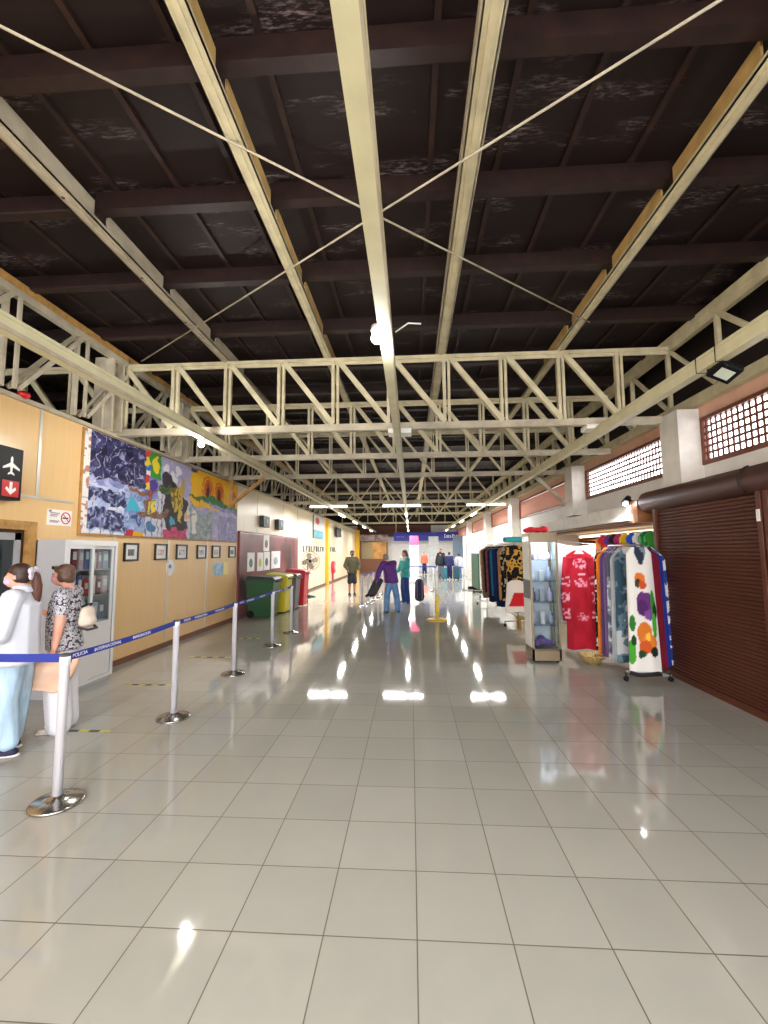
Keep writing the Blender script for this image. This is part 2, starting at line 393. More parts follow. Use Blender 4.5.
# ================================================================== ROOF STEEL
TY=[6.3,8.25,10.4,16.0,21.2,28.0]
TL=['cream steel roof truss nearest the camera, carrying two small white light fittings','second cream steel roof truss from the camera, of plain steel','third cream steel roof truss, with sloping knee braces at both ends','cream steel roof truss over the first row of crosswise strip lights','cream steel roof truss just behind the crosswise strip lights','farthest cream steel roof truss, close to the far wall']
for ti,(y,lb) in enumerate(zip(TY,TL)):
    t=thing('roof_truss',lb,'roof truss',(0,y,3.5),group='cream roof trusses')
    xa=-8.2; xb=3.72
    MB().box(xa,xb,y-.03,y+.03,4.55,4.60).box(xa,xb,y-.005,y+.005,4.5,4.55).build('top_chord',CREAM,t)
    MB().box(xa,xb,y-.045,y+.045,3.48,3.58).build('bottom_chord',CREAM2 if ti<3 else CREAM,t)
    ws=.075 if ti<2 else (.055 if ti<3 else .04)
    k=-5 if ti<3 else -2
    while True:
        x=-2.75+.825*k
        if x>3.6: break
        MB().bar((x-ws*.4,y+.01,3.57),(x-ws*.4,y+.01,4.56),ws*.6,ws).bar((x+ws*.5,y+.01,3.57),(x+ws*.5,y+.01,4.56),ws*.5,ws*.7).build('vertical',CREAM,t)
        if x+.825<3.75:
            if ti<3 or k%2==0: MB().bar((x+.06,y-.02,4.54),(x+.8,y-.02,3.58),.075 if ti<2 else .05,.06,up=(0,1,0)).build('diagonal',CREAM,t)
            else: MB().bar((x+.06,y-.02,3.58),(x+.8,y-.02,4.54),.035,.055,up=(0,1,0)).build('diagonal',CREAM,t)
        k+=1
    if ti==2:
        MB().bar((-4.42,y-.06,2.8),(-3.55,y-.06,3.5),.07,.09,up=(0,1,0)).build('knee_brace',OCHRE,t)
        MB().box(-4.38,-4.31,y-.1,y-.03,2.85,3.48).build('brace_post',OCHRE,t)
        MB().bar((3.56,y-.26,2.75),(2.85,y-.06,3.5),.07,.08,up=(0,1,0)).build('knee_brace',CREAM2,t)
    if ti==0:
        for x in (-.14,2.66):
            f=MB().rounded(x-.17,x+.17,y-.12,y+.12,3.405,3.475,.015).build('light_fitting',mat('opal_plastic',(240,240,236),.3),t)
# big cream posts at the left end of the trusses
for y,lb in ((6.05,'cream steel box post standing on the left wall at the first truss'),(8.0,'cream steel box post standing on the left wall at the second truss'),(10.15,'cream steel box post standing on the left wall at the third truss')):
    o=MB().box(-4.56,-4.42,y-.16,y+.16,3.51,4.55).box(-4.42,-4.30,y-.12,y-.09,3.51,4.55).box(-4.42,-4.30,y+.09,y+.12,3.51,4.55).build('roof_post',CREAM2)
    tag(o,lb,'post','cream box posts on the left wall')
# purlins (dark, crosswise)
py=[-5.3,-4.18,-3.06,-1.94,-.82,.28,1.4,2.43,3.49,4.56,5.72]
PL=['dark brown roof beam crossing the top edge of the picture, largest of all','second dark brown crosswise roof beam from the top','third dark brown crosswise roof beam from the top','last dark brown crosswise roof beam before the first cream truss']
for i,y in enumerate(py):
    o=MB()
    for a,b in ((-9,-2.78),(-2.78,-1.21),(-1.21,.48),(.48,2.2),(2.2,5.6)):
        dy=.012*((hash((i,int(a*10)))%5)-2)
        o.rounded(a+.035,b-.03,y-.05+dy*.6,y+.05+dy*.6,4.72,4.885,.015)
    o=o.build('roof_purlin',DARKW)
    tag(o,PL[i-7] if i>=7 else 'dark brown crosswise roof beam behind the viewpoint','roof beam','dark crosswise roof beams')
y=5.82+1.12; n=0
names=['sixth','seventh','eighth','ninth','tenth','eleventh','twelfth','thirteenth','fourteenth','fifteenth','sixteenth','seventeenth']
while y<36:
    o=MB().box(-9,5.6,y-.05,y+.05,4.72,4.885).build('roof_purlin',DARKW)
    tag(o,'dark crosswise roof beam seen through the truss webs in the distance','roof beam','distant dark roof beams'); y+=1.12 if y<12 else 2.24
# rails (cream, lengthwise)
for x,lb,sd in ((-2.78,'cream notched lengthwise roof rail farthest left, with bolt holes',1),(-1.21,'cream lengthwise roof rail with ochre timber side, left of the central trunking',1),(.48,'cream twin-channel lengthwise roof rail just right of the central trunking',1),(2.20,'cream lengthwise roof rail with ochre timber side, nearest the lattice windows',-1)):
    t=thing('roof_rail',lb,'roof rail',(x,0,4.6),group='cream lengthwise roof rails')
    MB().box(x-.06,x+.06,Y0,Y1,4.60,4.615).box(x-.008,x+.008,Y0,Y1,4.615,4.70).box(x-.06,x-.052,Y0,Y1,4.60,4.64).box(x+.052,x+.06,Y0,Y1,4.60,4.64).box(x-.02,x+.02,Y0,Y1,4.585,4.60).build('channel',CREAM if x>-2 else CREAM2,t)
    if x!=.48:
        pk=MB(); ys=py+[5.82+1.12]
        for a,b in zip(ys,ys[1:]): 
            c=x+.045*sd
            pk.box(c-.008,c+.008,a+.09,b-.08,4.64,4.78)
        pk.build('packer',mat('pale_ochre_timber',(190,158,98),.55,var=.12) if x>-2 else CREAM2,t)
    else:
        MB().box(x-.075,x-.03,Y0,Y1,4.615,4.70).box(x+.03,x+.075,Y0,Y1,4.615,4.70).build('flange',CREAM2,t)
    if x<-2:
        bh=MB()
        for q in (2.4,3.15,4.2,5.1): bh.lathe([(.014,-.004),(.014,0)],(x-.01,q,4.585),10)
        bh.build('bolt_hole',mat('rust_brown',(92,54,40),.7),t)
# bracing rods
for a,b,lb,dz in (((-2.72,1.60,4.56),(2.28,5.42,4.56),'thin white bracing rod running from upper left down to the right rail',0),((2.2,1.72,4.53),(-3.95,6.02,4.53),'thin white bracing rod running from upper right down to the left truss end',0)):
    o=MB().tube([a,b],.0085,8).lathe([(.02,-.05),(.02,.05)],a,8).build('bracing_rod',CREAM2); tag(o,lb,'rod','crossed bracing rods')
# light trunkings
TRK=[(-2.93,'cream lengthwise light trunking on the left, above the mural'),(-.175,'broad cream lengthwise light trunking down the middle of the hall'),(2.66,'cream lengthwise light trunking on the right, carrying a black floodlight')]
for x,lb in TRK:
    t=thing('light_trunking',lb,'trunking',(x,0,3.3),group='cream light trunkings')
    MB().box(x-.042,x+.042,Y0,Y1,3.30,3.42).box(x-.052,x-.045,Y0,Y1,3.40,3.43).box(x+.045,x+.052,Y0,Y1,3.40,3.43).build('tray',mat('pale_yellow_trunking',(212,206,170),.4,var=.04),t)
    MB().box(x+.042,x+.053,Y0,Y1,3.30,3.335).build('cover_edge',CREAM2,t)
    h=MB()
    for y in TY: h.box(x-.012,x+.012,y-.012,y+.012,3.42,3.50)
    h.build('hanger',CREAM2,t)
# longitudinal side trusses
def side_truss(x,lb,mat1,za):
    t=thing('side_truss',lb,'roof truss',(x,0,3.5),group='lengthwise side trusses')
    MB().box(x-.03,x+.04,Y0,Y1,4.55,4.64).build('top_chord',mat1,t)
    MB().box(x-.05,x+.03,Y0,Y1,4.64,4.74).build('top_plate',OCHRE if x<0 else CREAM,t)
    if x>0: MB().box(x-.04,x+.04,Y0,Y1,za-.1,za).build('bottom_chord',mat1,t)
    ys=[-6.0+1.03*k for k in range(28)]
    for k,y in enumerate(ys):
        MB().bar((x-.03,y,za),(x-.03,y,4.56),.05,.05).build('vertical',mat1,t)
        MB().bar((x+.04,y+.1,za),(x+.04,y+.1,4.56),.03,.04).build('vertical',mat1,t)
        if y<26:
            a,b=(y+.1,y+.98)
            MB().bar((x-.035,a,za+.02),(x-.035,b,4.55),.03,.05).bar((x+.035,a+.06,za+.02),(x+.035,b+.06,4.55),.03,.05).build('diagonal',mat1,t)
side_truss(-4.36,'cream lengthwise truss standing on top of the left wall',CREAM2,3.51)
side_truss(3.78,'cream lengthwise truss above the lattice windows',CREAM,3.72)
# ================================================================== LEFT WALL THINGS
BLK=mat('black_plastic',(16,16,18),.5,0,.2); WHT=mat('white_plastic',(238,238,236),.4); RED=mat('red_plastic',(200,24,30),.35)
PAPER=mat('white_paper',(240,240,238),.7); CHROME=mat('brushed_steel',(190,190,188),.28,.9); GREYM=mat('grey_steel_paint',(180,182,186),.45)
# airport sign
t=thing('airport_sign','black box sign with white aeroplane above a red square with white down arrow','sign',(XL,4.1,2.55))
MB().rounded(XL,XL+.14,3.55,4.62,2.29,2.87,.012).build('sign_box',BLK,t)
def plane(cy,cz,s):
    P=[(0,1),(.12,.8),(.13,.3),(.95,-.22),(.95,-.42),(.13,-.12),(.1,-.62),(.36,-.85),(.36,-.98),(0,-.86)]
    P=P+[(-a,b) for a,b in P[::-1][1:-1]]
    return [(cy+a*s,cz+b*s) for a,b in P]
MB().prism(plane(4.475,2.665,.105),XL+.14,XL+.144).build('aeroplane_symbol',WHT,t)
r=MB().box(XL+.14,XL+.143,4.38,4.58,2.325,2.50).build('arrow_panel',RED,t)
MB().prism([(4.465,2.485),(4.495,2.485),(4.495,2.40),(4.53,2.43),(4.545,2.405),(4.48,2.345),(4.415,2.405),(4.43,2.43),(4.465,2.40)],XL+.143,XL+.147).build('down_arrow',WHT,r)
# red beacon
t=thing('alarm_beacon','red dome beacon fixed under the wall cap near the black sign','beacon',(XL,4.66,3.5))
o=MB().ball((XL+.05,4.66,3.535),(.06,.07,.045)).build('dome',RED,t,True); MB().box(XL,XL+.06,4.62,4.70,3.511,3.52).build('base_plate',WHT,t)
# no-smoking notice
t=thing('smoking_notice','white notice with red no-smoking ring beside the brown door frame','sign',(XL,5.33,2.16))
MB().box(XL,XL+.008,5.14,5.53,2.06,2.26).build('notice_board',PAPER,t)
def ringpoly(cy,cz,r0,r1,x0,x1,m): 
    return m.lathe([(r0,x0),(r1,x0),(r1,x1),(r0,x1),(r0,x0)],(0,cy,cz),24,0,'x')
q=MB(); q.tube([(XL+.009,5.43+.072*math.cos(a*PI/16),2.16+.072*math.sin(a*PI/16)) for a in range(33)],.007,8); q.bar((XL+.01,5.385,2.205),(XL+.01,5.475,2.115),.004,.014,up=(1,0,0))
q.build('ring',mat('notice_red',(206,52,56),.6),t)
MB().box(XL+.008,XL+.011,5.38,5.47,2.152,2.168).build('cigarette',BLK,t)
l=MB()
for i,z in enumerate((2.215,2.195,2.175,2.115,2.10)): l.box(XL+.008,XL+.0095,5.18,5.33-.02*(i%3),z-.005,z+.005)
l.box(XL+.008,XL+.0095,5.16,5.2,2.225,2.25); l.build('printed_lines',mat('grey_print',(150,120,130),.7),t)
# mural
MUR=[('p',[(0,0),(.25,0),(.25,1),(0,1)],(78,82,130))]
def mural(u,v):
    u0,v0=u,v
    if .03<u<.97: u+=.016*(vn(u*40,v*12,71)-.5)+.008*(vn(u*90,v*28,73)-.5); v=min(.999,max(.001,v+.07*(vn(u*34,v*10,72)-.5)+.03*(vn(u*90,v*30,74)-.5)))
    n=vn(u*26,v*14,1); n2=vn(u*60,v*30,2); n3=vn(u*120,v*22,9)
    LAV=(168,164,206); WHI=(226,226,236)
    if u<.02: c=(228,224,218) if n2<.7 else (180,130,110)
    elif u<.27:
        if v>.56: w_=vn(u*95+3*vn(u*20,v*10,8),v*26,21); c=mixc((24,22,54),(84,84,136),n*.45+n2*.35); c=mixc(c,(160,160,204),max(0,w_-.6)*2.4); c=c
        elif v>.50: c=mixc((120,130,180),(190,190,225),n2)
        else:
            c=mixc((150,165,205),(220,226,240),n)
            if .30<v<.47 or .05<v<.24: c=mixc((36,38,76),(150,160,200),max(0,vn(u*110,v*30,41)*1.9-.62))
            if u>.17: c=mixc((104,128,186),(176,196,226),n2)
            if v<.03: c=WHI
    elif u<.55:
        c=mixc(LAV,(200,196,226),n) if v>.55 else mixc((216,216,226),(186,190,214),n2)
        if .45<v<.75 and u<.33: c=mixc((100,110,180),(150,160,214),n2)
    else:
        c=mixc((150,146,196),(196,190,224),n) if v<.48 else (244,190,24)
        if v<.40 and u<.74: c=mixc((118,140,130),(180,186,200),n2)
        if v<.40 and u>.80: c=mixc((120,116,172),(168,164,206),n2)
    k1=abs(vn(u*34,v*11,51)-.5); k2=abs(vn(u*46,v*13,61)-.5)
    if .02<u<.25 and v>.5 and not .50<v<.56:
        if k1<.06: c=mixc(c,(18,16,42),.85)
        if k2<.018: c=mixc(c,(206,206,232),.8)
    elif .02<u<.27:
        if k1<.03: c=mixc(c,(40,44,92),.7)
        if k2<.02: c=mixc(c,(230,232,242),.7)
    else:
        if k1<.02: c=mixc(c,(90,86,110),.35)
        if k2<.016: c=mixc(c,(240,238,246),.45)
    # green-yellow face corner
    if .285<u<.345 and v>.72:
        c=(60,150,60)
        if ((u-.315)/.022)**2+((v-.86)/.09)**2<1: c=(240,214,50)
    if .262<u<.285 and v>.52: c=((236,206,60),(210,60,60),(240,240,230),(60,120,190))[int(v*14)%4]
    if ((u-.305)/.02)**2+((v-.62)/.08)**2<1: c=(86,64,150)
    if .28<u<.30 and .48<v<.56: c=(214,60,60)
    # white strokes on lavender
    for a,b in ((.38,.86),(.43,.78),(.46,.88),(.40,.70)):
        if ((u-a)/.022)**2+((v-b)/.06)**2<1: c=(232,230,240)
    # dark standing figure with yellow skeleton pattern
    if inpoly(u,v,[(.37,.70),(.40,.78),(.44,.74),(.46,.62),(.53,.50),(.53,.12),(.39,.10),(.37,.30)]): c=mixc((38,36,40),(60,56,62),n2)
    if ((u-.375)/.045)**2+((v-.60)/.075)**2<1: c=(92,116,66) if n2<.6 else (60,84,48)
    if ((u-.385)/.035)**2+((v-.72)/.09)**2<1: c=(62,54,66)
    q=((u-.455)/.04)**2+((v-.52)/.17)**2
    if q<1: c=(206,176,72) if n3>.45 else (120,100,48)
    if inpoly(u,v,[(.475,.62),(.49,.84),(.505,.84),(.50,.60)]): c=(196,170,80)
    if inpoly(u,v,[(.47,.40),(.495,.38),(.485,.18),(.465,.20)]): c=(214,190,90)
    if ((u-.425)/.02)**2+((v-.2)/.06)**2<1: c=(70,160,190)
    if .37<u<.53 and v<.12: c=mixc((180,44,96),(214,90,130),n2)
    # soaring brown bird
    for P in ([(.155,.64),(.19,.545),(.25,.535),(.335,.565),(.29,.50),(.25,.485),(.20,.49)],[(.22,.30),(.27,.31),(.34,.29),(.41,.37),(.38,.26),(.30,.235),(.24,.20)],[(.25,.40),(.30,.50),(.31,.36),(.27,.30)]):
        if inpoly(u,v,P): c=mixc((112,74,56),(150,106,80),n2)
    if ((u-.205)/.03)**2+((v-.33)/.07)**2<1: c=(70,180,206)
    if .285<u<.32 and .28<v<.44: c=(232,206,60) if n2>.3 else (90,130,70)
    if ((u-.30)/.025)**2+((v-.13)/.055)**2<1: c=(50,120,170)
    if .18<u<.21 and v<.06: c=(200,40,50)
    if .21<u<.26 and v<.05: c=(236,180,40)
    for a in (.268,.30,.335,.36,.57,.60):
        if abs(u-a)<.0025 and v<.5: c=(120,120,130)
    # sunset panel
    if u>.545 and inpoly(u,v,[(.545,.62),(.56,.97),(.62,1),(1,1),(1,.42),(.9,.46),(.545,.60)]):
        c=mixc((255,210,40),(248,176,24),vn(u*14,v*6,4))
        for a,b in ((.69,.76),(.80,.72)):
            q=((u-a)/.052)**2+((v-b)/.19)**2
            if q<1: c=(232,120,36)
            if q<.72: c=(240,178,40)
            if q<.5: c=(214,104,40)
            if ((u-a)/.014)**2+((v-b+.04)/.12)**2<1: c=(76,50,40)
        if ((u-.955)/.026)**2+((v-.72)/.15)**2<1 and n3>.35: c=(176,56,84)
        gl=.60-(u-.545)*.14+.05*math.sin((u-.55)*7)
        if v<gl+.03: c=mixc((36,104,66),(70,140,80),n2)
        if v<gl-.06: c=mixc((110,104,180),(188,184,222),n2)
    if u>.545 and v>.93 and u<.60: c=(74,66,140)
    if .565<u<.60 and .1<v<.42: c=(226,226,222) if n2>.35 else (150,160,150)
    if ((u-.53)/.02)**2+((v-.32)/.10)**2<1: c=(222,176,150) if n2>.4 else (226,222,222)
    return c
t=thing('wall_mural','long colourful painted canvas mural along the upper left wall','mural',(XL,8.3,2.7))
MT=lambda u: 3.44
painted_grid('canvas',mural,lambda u,v:Vector((XL+.035,5.66+5.34*u,1.98+1.46*v)),460,150,vmat('mural_paint',.55,.3),t,thick=(-.02,0,0))
MB().box(XL,XL+.03,5.64,11.02,1.95,1.98).box(XL,XL+.03,5.64,5.66,1.98,3.44).box(XL,XL+.03,11.0,11.02,1.98,3.44).build('batten_frame',OCHRE,t)
# framed pictures under the mural
fr=[(6.60,7.02,(120,124,128)),(7.43,7.87,(226,196,190)),(8.14,8.60,(206,206,206)),(8.96,9.42,(190,192,196)),(9.66,10.13,(214,206,190)),(10.58,11.03,(120,122,130))]
fl_=['black framed grey landscape print, first under the mural beside the metal cabinet','black framed pinkish print, second from the metal cabinet','black framed pale print, third from the metal cabinet','black framed print, fourth from the metal cabinet','black framed print, fifth from the metal cabinet','black framed print, last before the maroon cladding']
FRAMEM=mat('black_frame_wood',(34,26,24),.4)
for (a,b,c),lb in zip(fr,fl_):
    a+=.02; b-=.04
    t=thing('framed_picture',lb,'picture',(XL,(a+b)/2,1.71),group='framed pictures under the mural')
    z0,z1=1.575,1.865
    MB().box(XL,XL+.03,a,a+.028,z0,z1).box(XL,XL+.03,b-.028,b,z0,z1).box(XL,XL+.03,a,b,z0,z0+.028).box(XL,XL+.03,a,b,z1-.028,z1).build('picture_frame',FRAMEM,t)
    mt=MB().box(XL,XL+.012,a+.028,b-.028,z0+.028,z1-.028).build('mount',PAPER,t)
    MB().box(XL+.012,XL+.014,a+.10,b-.10,z0+.085,z1-.10).build('print',mat('print_%d'%int(a*100),c,.6,var=.3,vscale=14),mt)
# round sticker + posters
t=thing('round_sticker','white rounded notice with blue mark below the framed pictures','sign',(XL,7.99,1.43))
MB().lathe([(.15,0),(.15,.006)],(XL,7.99,1.43),24,0,'x').build('notice_disc',PAPER,t)
MB().ball((XL+.007,7.97,1.45),(.004,.05,.04)).build('blue_mark',mat('print_blue',(90,130,190),.6),t)
t=thing('wall_poster','pale blue notice with yellow edge taped below the last frames','poster',(XL,10.2,1.32))
MB().box(XL,XL+.006,9.78,10.32,1.17,1.47).build('sheet',mat('poster_blue',(170,204,226),.6,var=.2,vscale=9),t)
MB().box(XL,XL+.007,10.33,10.6,1.17,1.47).build('yellow_edge',mat('poster_yellow',(240,222,150),.6),t)
# grey steel cabinet with sliding glass doors
t=thing('steel_cabinet','tall grey steel cabinet with white sliding glass doors behind the women','cabinet',(-4.3,5.45,0))
a,b,c,e=-4.49,-4.12,5.0,5.93
MB().box(a,a+.02,c,e,.06,1.87).box(a,b,c,c+.02,.06,1.87).box(a,b,e-.02,e,.06,1.87).box(a+.02,b,c+.02,e-.02,1.85,1.87).box(a+.02,b-.03,c+.02,e-.02,.06,.09).box(a,b-.02,c+.03,e-.03,0,.06).build('body',GREYM,t)
for z in (.80,1.14,1.48): MB().box(a+.02,b-.04,c+.02,e-.02,z,z+.018).build('shelf',GREYM,t)
WF=mat('white_cabinet_frame',(226,226,226),.35)
MB().box(b+.001,b+.014,c+.001,e-.001,1.80,1.868).box(b+.001,b+.014,c+.001,c+.035,.10,1.80).box(b+.001,b+.014,e-.035,e-.001,.10,1.80).box(b+.001,b+.014,c+.001,e-.001,.062,.10).build('front_frame',WF,t)
for k,(p,q,dx) in enumerate(((c+.036,c+.49,-.004),(c+.46,e-.036,-.026))):
    dr=MB().box(b+dx-.006,b+dx+.012,p,p+.04,.10,1.80).box(b+dx-.006,b+dx+.012,q-.04,q,.10,1.80).box(b+dx-.006,b+dx+.012,p+.04,q-.04,1.76,1.80).box(b+dx-.006,b+dx+.012,p+.04,q-.04,.10,.80).build('sliding_door',WF,t)
    MB().box(b+dx,b+dx+.004,p+.04,q-.04,.80,1.76).build('door_glass',glassmat('clear_glass'),dr)
# things in the cabinet
rc=random.Random(3)
items=[('binder',(.818,),'ring binder'),('box',(1.158,),'box'),('book',(1.498,),'book')]
cc=[(150,60,70),(224,190,200),(120,130,180),(220,220,226),(206,150,170),(176,190,220),(90,96,130),(200,60,60),(236,214,222)]
cw=[('wine-red','folder'),('pink','folder'),('blue','folder'),('white','folder'),('rose','folder'),('pale blue','folder'),('navy','folder'),('red','folder'),('blush','folder')]
for si,(z,nm) in enumerate(((.818,'lowest'),(1.158,'middle'),(1.498,'top'))):
    y=c+.06; i=0
    while y<e-.14:
        w=rc.uniform(.06,.10); h=rc.uniform(.2,.29); k=(si*4+i)%9
        o=MB().rounded(b-.26,b-.05,y,y+w,z+.001,z+h,.006).box(b-.05,b-.0485,y+.015,y+w-.015,z+h*.45,z+h*.8,1).build('folder',[mat('folder_%d'%k,cc[k],.6),PAPER])
        od=['first','second','third','fourth','fifth','sixth','seventh','eighth','ninth','tenth'][i]
        tag(o,'%s folder on the %s glazed cabinet shelf, %s from the door side'%(cw[k][0],nm,od),'folder','folders in the steel cabinet'); y+=w+.03; i+=1
# wall posters on maroon cladding
XP=XL+.053
for (p,q,z0,z1),lb,cm in zip([(11.72,12.27,1.18,1.70),(12.5,13.0,1.16,1.70),(13.05,13.62,1.16,1.72),(13.78,14.72,1.18,1.74),(13.0,13.55,1.74,2.24)],
   ['white poster with dark teal bottle picture, first on the maroon cladding','white poster with lime green picture on the maroon cladding','white poster with dark slim picture, third of the lower row on the cladding','widest white poster, last of the row above the bins','white poster hanging above the others at the top of the cladding'],
   [(92,130,130),(190,206,50),(96,100,96),(170,186,186),(190,214,206)]):
    t=thing('recycling_poster',lb,'poster',(XP,(p+q)/2,z0),group='posters over the bins')
    MB().box(XP,XP+.006,p,q,z0,z1).build('sheet',PAPER,t)
    m_=(p+q)/2; MB().ball((XP+.006,m_,(z0+z1)/2-.03),(.003,(q-p)*.25,.13)).build('picture',mat('poster_pic_%d'%int(p*10),cm,.6),t)
# two dark boxes high on the wall (speakers)
for p,lb in ((13.05,'dark wall speaker high above the maroon cladding, nearer the mural'),(14.55,'dark wall speaker high above the maroon cladding, farther from the mural')):
    t=thing('wall_speaker',lb,'speaker',(XL,p,2.6),group='dark wall speakers')
    MB().rounded(XL,XL+.14,p-.28,p+.28,2.46,2.8,.02).build('cabinet_body',mat('dark_grey_box',(60,66,70),.5),t)
    MB().lathe([(.11,0),(.1,.01),(.04,.004)],(XL+.14,p,2.64),18,0,'x').build('speaker_cone',mat('speaker_grey',(130,140,146),.5),t)
# far posters, lettering, screen, round sign, picture
t=thing('framed_poster','tall white poster with red top and turquoise foot high on the far left wall','poster',(XL,21,2.9))
def fp(u,v):
    c=mixc((236,240,240),(220,226,230),vn(u*6,v*6,1))
    if v<.35: c=mixc((120,190,206),(60,160,190),vn(u*5,v*5,4))
    if ((u-.35)/.22)**2+((v-.78)/.16)**2<1: c=(216,96,80)
    return c
painted_grid('poster_sheet',fp,lambda u,v:Vector((XL+.05,19.95+2.1*u,2.36+1.05*v)),24,24,vmat('poster_print',.5),t,thick=(-.02,0,0))
MB().box(XL,XL+.03,19.9,19.95,2.34,3.43).box(XL,XL+.03,22.05,22.1,2.34,3.43).build('poster_edge',mat('dark_blue_edge',(44,60,84),.5),t)
for g,(ya,yb,n,nm) in enumerate(((18.1,22.6,9,'dark upright lettering on the far left wall over the fan'),(23.6,26.3,4,'short dark lettering on the far left wall beyond the yellow post'))):
    m=MB(); p=(yb-ya)/n
    for i in range(n):
        y=ya+i*p; m.box(XL,XL+.02,y,y+p*.22,1.72,1.97)
        if i%3==0: m.box(XL,XL+.02,y+p*.22,y+p*.6,1.72,1.77)
        if i%3==1: m.box(XL,XL+.02,y+p*.22,y+p*.6,1.90,1.97); m.box(XL,XL+.02,y+p*.22,y+p*.5,1.81,1.86)
        if i%3==2: m.box(XL,XL+.02,y+p*.4,y+p*.6,1.72,1.97); m.box(XL,XL+.02,y+p*.2,y+p*.5,1.90,1.97)
    o=m.build('wall_lettering',mat('dark_lettering',(72,72,80),.5)); tag(o,nm,'lettering')
t=thing('wall_screen','dark screen on a bracket high on the far left wall','screen',(XL,26.3,2.9))
MB().rounded(XL+.1,XL+.17,25.5,27.2,2.6,3.15,.02).build('screen',BLK,t); MB().box(XL,XL+.1,26.2,26.5,2.8,3.0).build('bracket',GREYM,t)
t=thing('fire_hose_sign','pink and red round hose reel on the wall behind the fan','hose reel',(XL,24.9,.85))
MB().lathe([(.30,0),(.34,.03),(.34,.15),(.30,.18)],(XL,24.9,.85),28,0,'x').build('reel',mat('reel_red',(206,48,76),.45),t)
MB().lathe([(.18,.18),(.18,.2)],(XL,24.9,.85),20,0,'x').build('reel_hub',mat('reel_pink',(236,190,200),.5),t)
MB().box(XL,XL+.1,24.85,24.95,.1,.6).build('reel_pipe',mat('reel_red',(206,48,76),.45),t)
# wheelie bins
def bin_(name,label,col,lidcol,x,y,w=.56,d=.6,h=.98):
    t=thing(name,label,'bin',(x,y,0),group='wheeled bins under the posters')
    cm=mat('bin_%d_%d_%d'%col,col,.4); lm=mat('bin_%d_%d_%d'%lidcol,lidcol,.4)
    m=MB(); s=.8
    v0=[(x-w/2*s,y-d/2*s),(x+w/2*s,y-d/2*s),(x+w/2*s,y+d/2*s),(x-w/2*s,y+d/2*s)]; v1=[(x-w/2,y-d/2),(x+w/2,y-d/2),(x+w/2,y+d/2),(x-w/2,y+d/2)]
    A=[m.bm.verts.new((*p,.04)) for p in v0]; B=[m.bm.verts.new((*p,h-.08)) for p in v1]
    m.bm.faces.new(A[::-1]); m.bm.faces.new(B)
    for k in range(4): m.bm.faces.new((A[k],A[(k+1)%4],B[(k+1)%4],B[k]))
    m.build('bin_body',cm,t)
    MB().rounded(x-w/2-.03,x+w/2+.03,y-d/2-.03,y+d/2+.03,h-.08,h-.04,.01).build('rim',cm,t)
    MB().prism([(x-w/2-.03,h-.04),(x+w/2+.04,h-.04),(x+w/2-.02,h+.01),(x-w/2+.06,h+.06)],y-d/2-.02,y+d/2+.02,'y').build('lid',lm,t)
    for q in (y-d/2+.06,y+d/2-.06): MB().lathe([(.09,-.025),(.1,-.015),(.1,.015),(.09,.025)],(x-w/2+.12,q,.1),16,0,'y').build('wheel',BLK,t)
    MB().tube([(x+w/2+.03,y-d/2+.06,h-.1),(x+w/2+.07,y-d/2+.06,h-.1),(x+w/2+.07,y+d/2-.06,h-.1),(x+w/2+.03,y+d/2-.06,h-.1)],.012,8).build('handle',BLK,t)
    return t
bin_('wheelie_bin','dark green wheeled bin with black lid, nearest the mural',(28,78,46),(22,28,26),-3.92,11.55,.74,.62,1.04)
bin_('wheelie_bin','yellow wheeled bin with yellow-green lid behind the green one',(206,190,30),(196,196,60),-3.78,12.45,.62,.6,1.06)
bin_('wheelie_bin','grey wheeled bin between the yellow and the red ones',(96,96,98),(44,44,48),-3.68,13.15,.58,.55,1.04)
bin_('wheelie_bin','bright red wheeled bin with raised red lid, farthest of the bins',(206,30,38),(206,34,60),-3.62,13.9,.62,.6,1.12)
# pedestal fan
t=thing('pedestal_fan','tall grey pedestal fan with wire cage beside the maroon cladding','fan',(-3.95,16.7,0))
MB().lathe([(.30,0),(.30,.02),(.12,.06),(.04,.08)],(-3.95,16.7,0),24).build('base',BLK,t)
MB().tube([(-3.95,16.7,.07),(-3.95,16.7,1.28)],.022,10).build('pole',BLK,t)
MB().lathe([(.05,-.12),(.09,-.06),(.09,.08),(.05,.14)],(-3.95,16.72,1.36),18,0,'y').build('motor',BLK,t)
cg=MB()
for r_,yy in ((.36,0),(.36,.12),(.26,-.04),(.16,-.05),(.26,.16),(.16,.17)):
    cg.tube([(-3.95+.12+r_*math.cos(2*PI*k/28),16.55+yy-.05,1.36+r_*math.sin(2*PI*k/28)) for k in range(29)],.005,6)
for k in range(24):
    a=2*PI*k/24; cg.tube([(-3.83+.05*math.cos(a),16.45,1.36+.05*math.sin(a)),(-3.83+.26*math.cos(a),16.46,1.36+.26*math.sin(a)),(-3.83+.36*math.cos(a),16.56,1.36+.36*math.sin(a)),(-3.83+.26*math.cos(a),16.66,1.36+.26*math.sin(a))],.003,5)
cg.build('cage',mat('cage_grey',(120,112,100),.4,.5),t)
MB().lathe([(.05,-.03),(.05,.05)],(-3.83,16.55,1.36),14,0,'y').build('fan_hub',BLK,t)
for k in range(4):
    a=PI/2*k+.3; bl=MB()
    pts=[(.05,-.05),(.16,-.11),(.30,-.10),(.33,.02),(.24,.08),(.05,.04)]
    ca,sa=math.cos(a),math.sin(a); P=[(-3.83+p*ca-q*sa,1.36+p*sa+q*ca) for p,q in pts]
    bl.prism(P,16.54,16.55,'y').build('blade',mat('fan_blade',(196,184,160),.5),t)
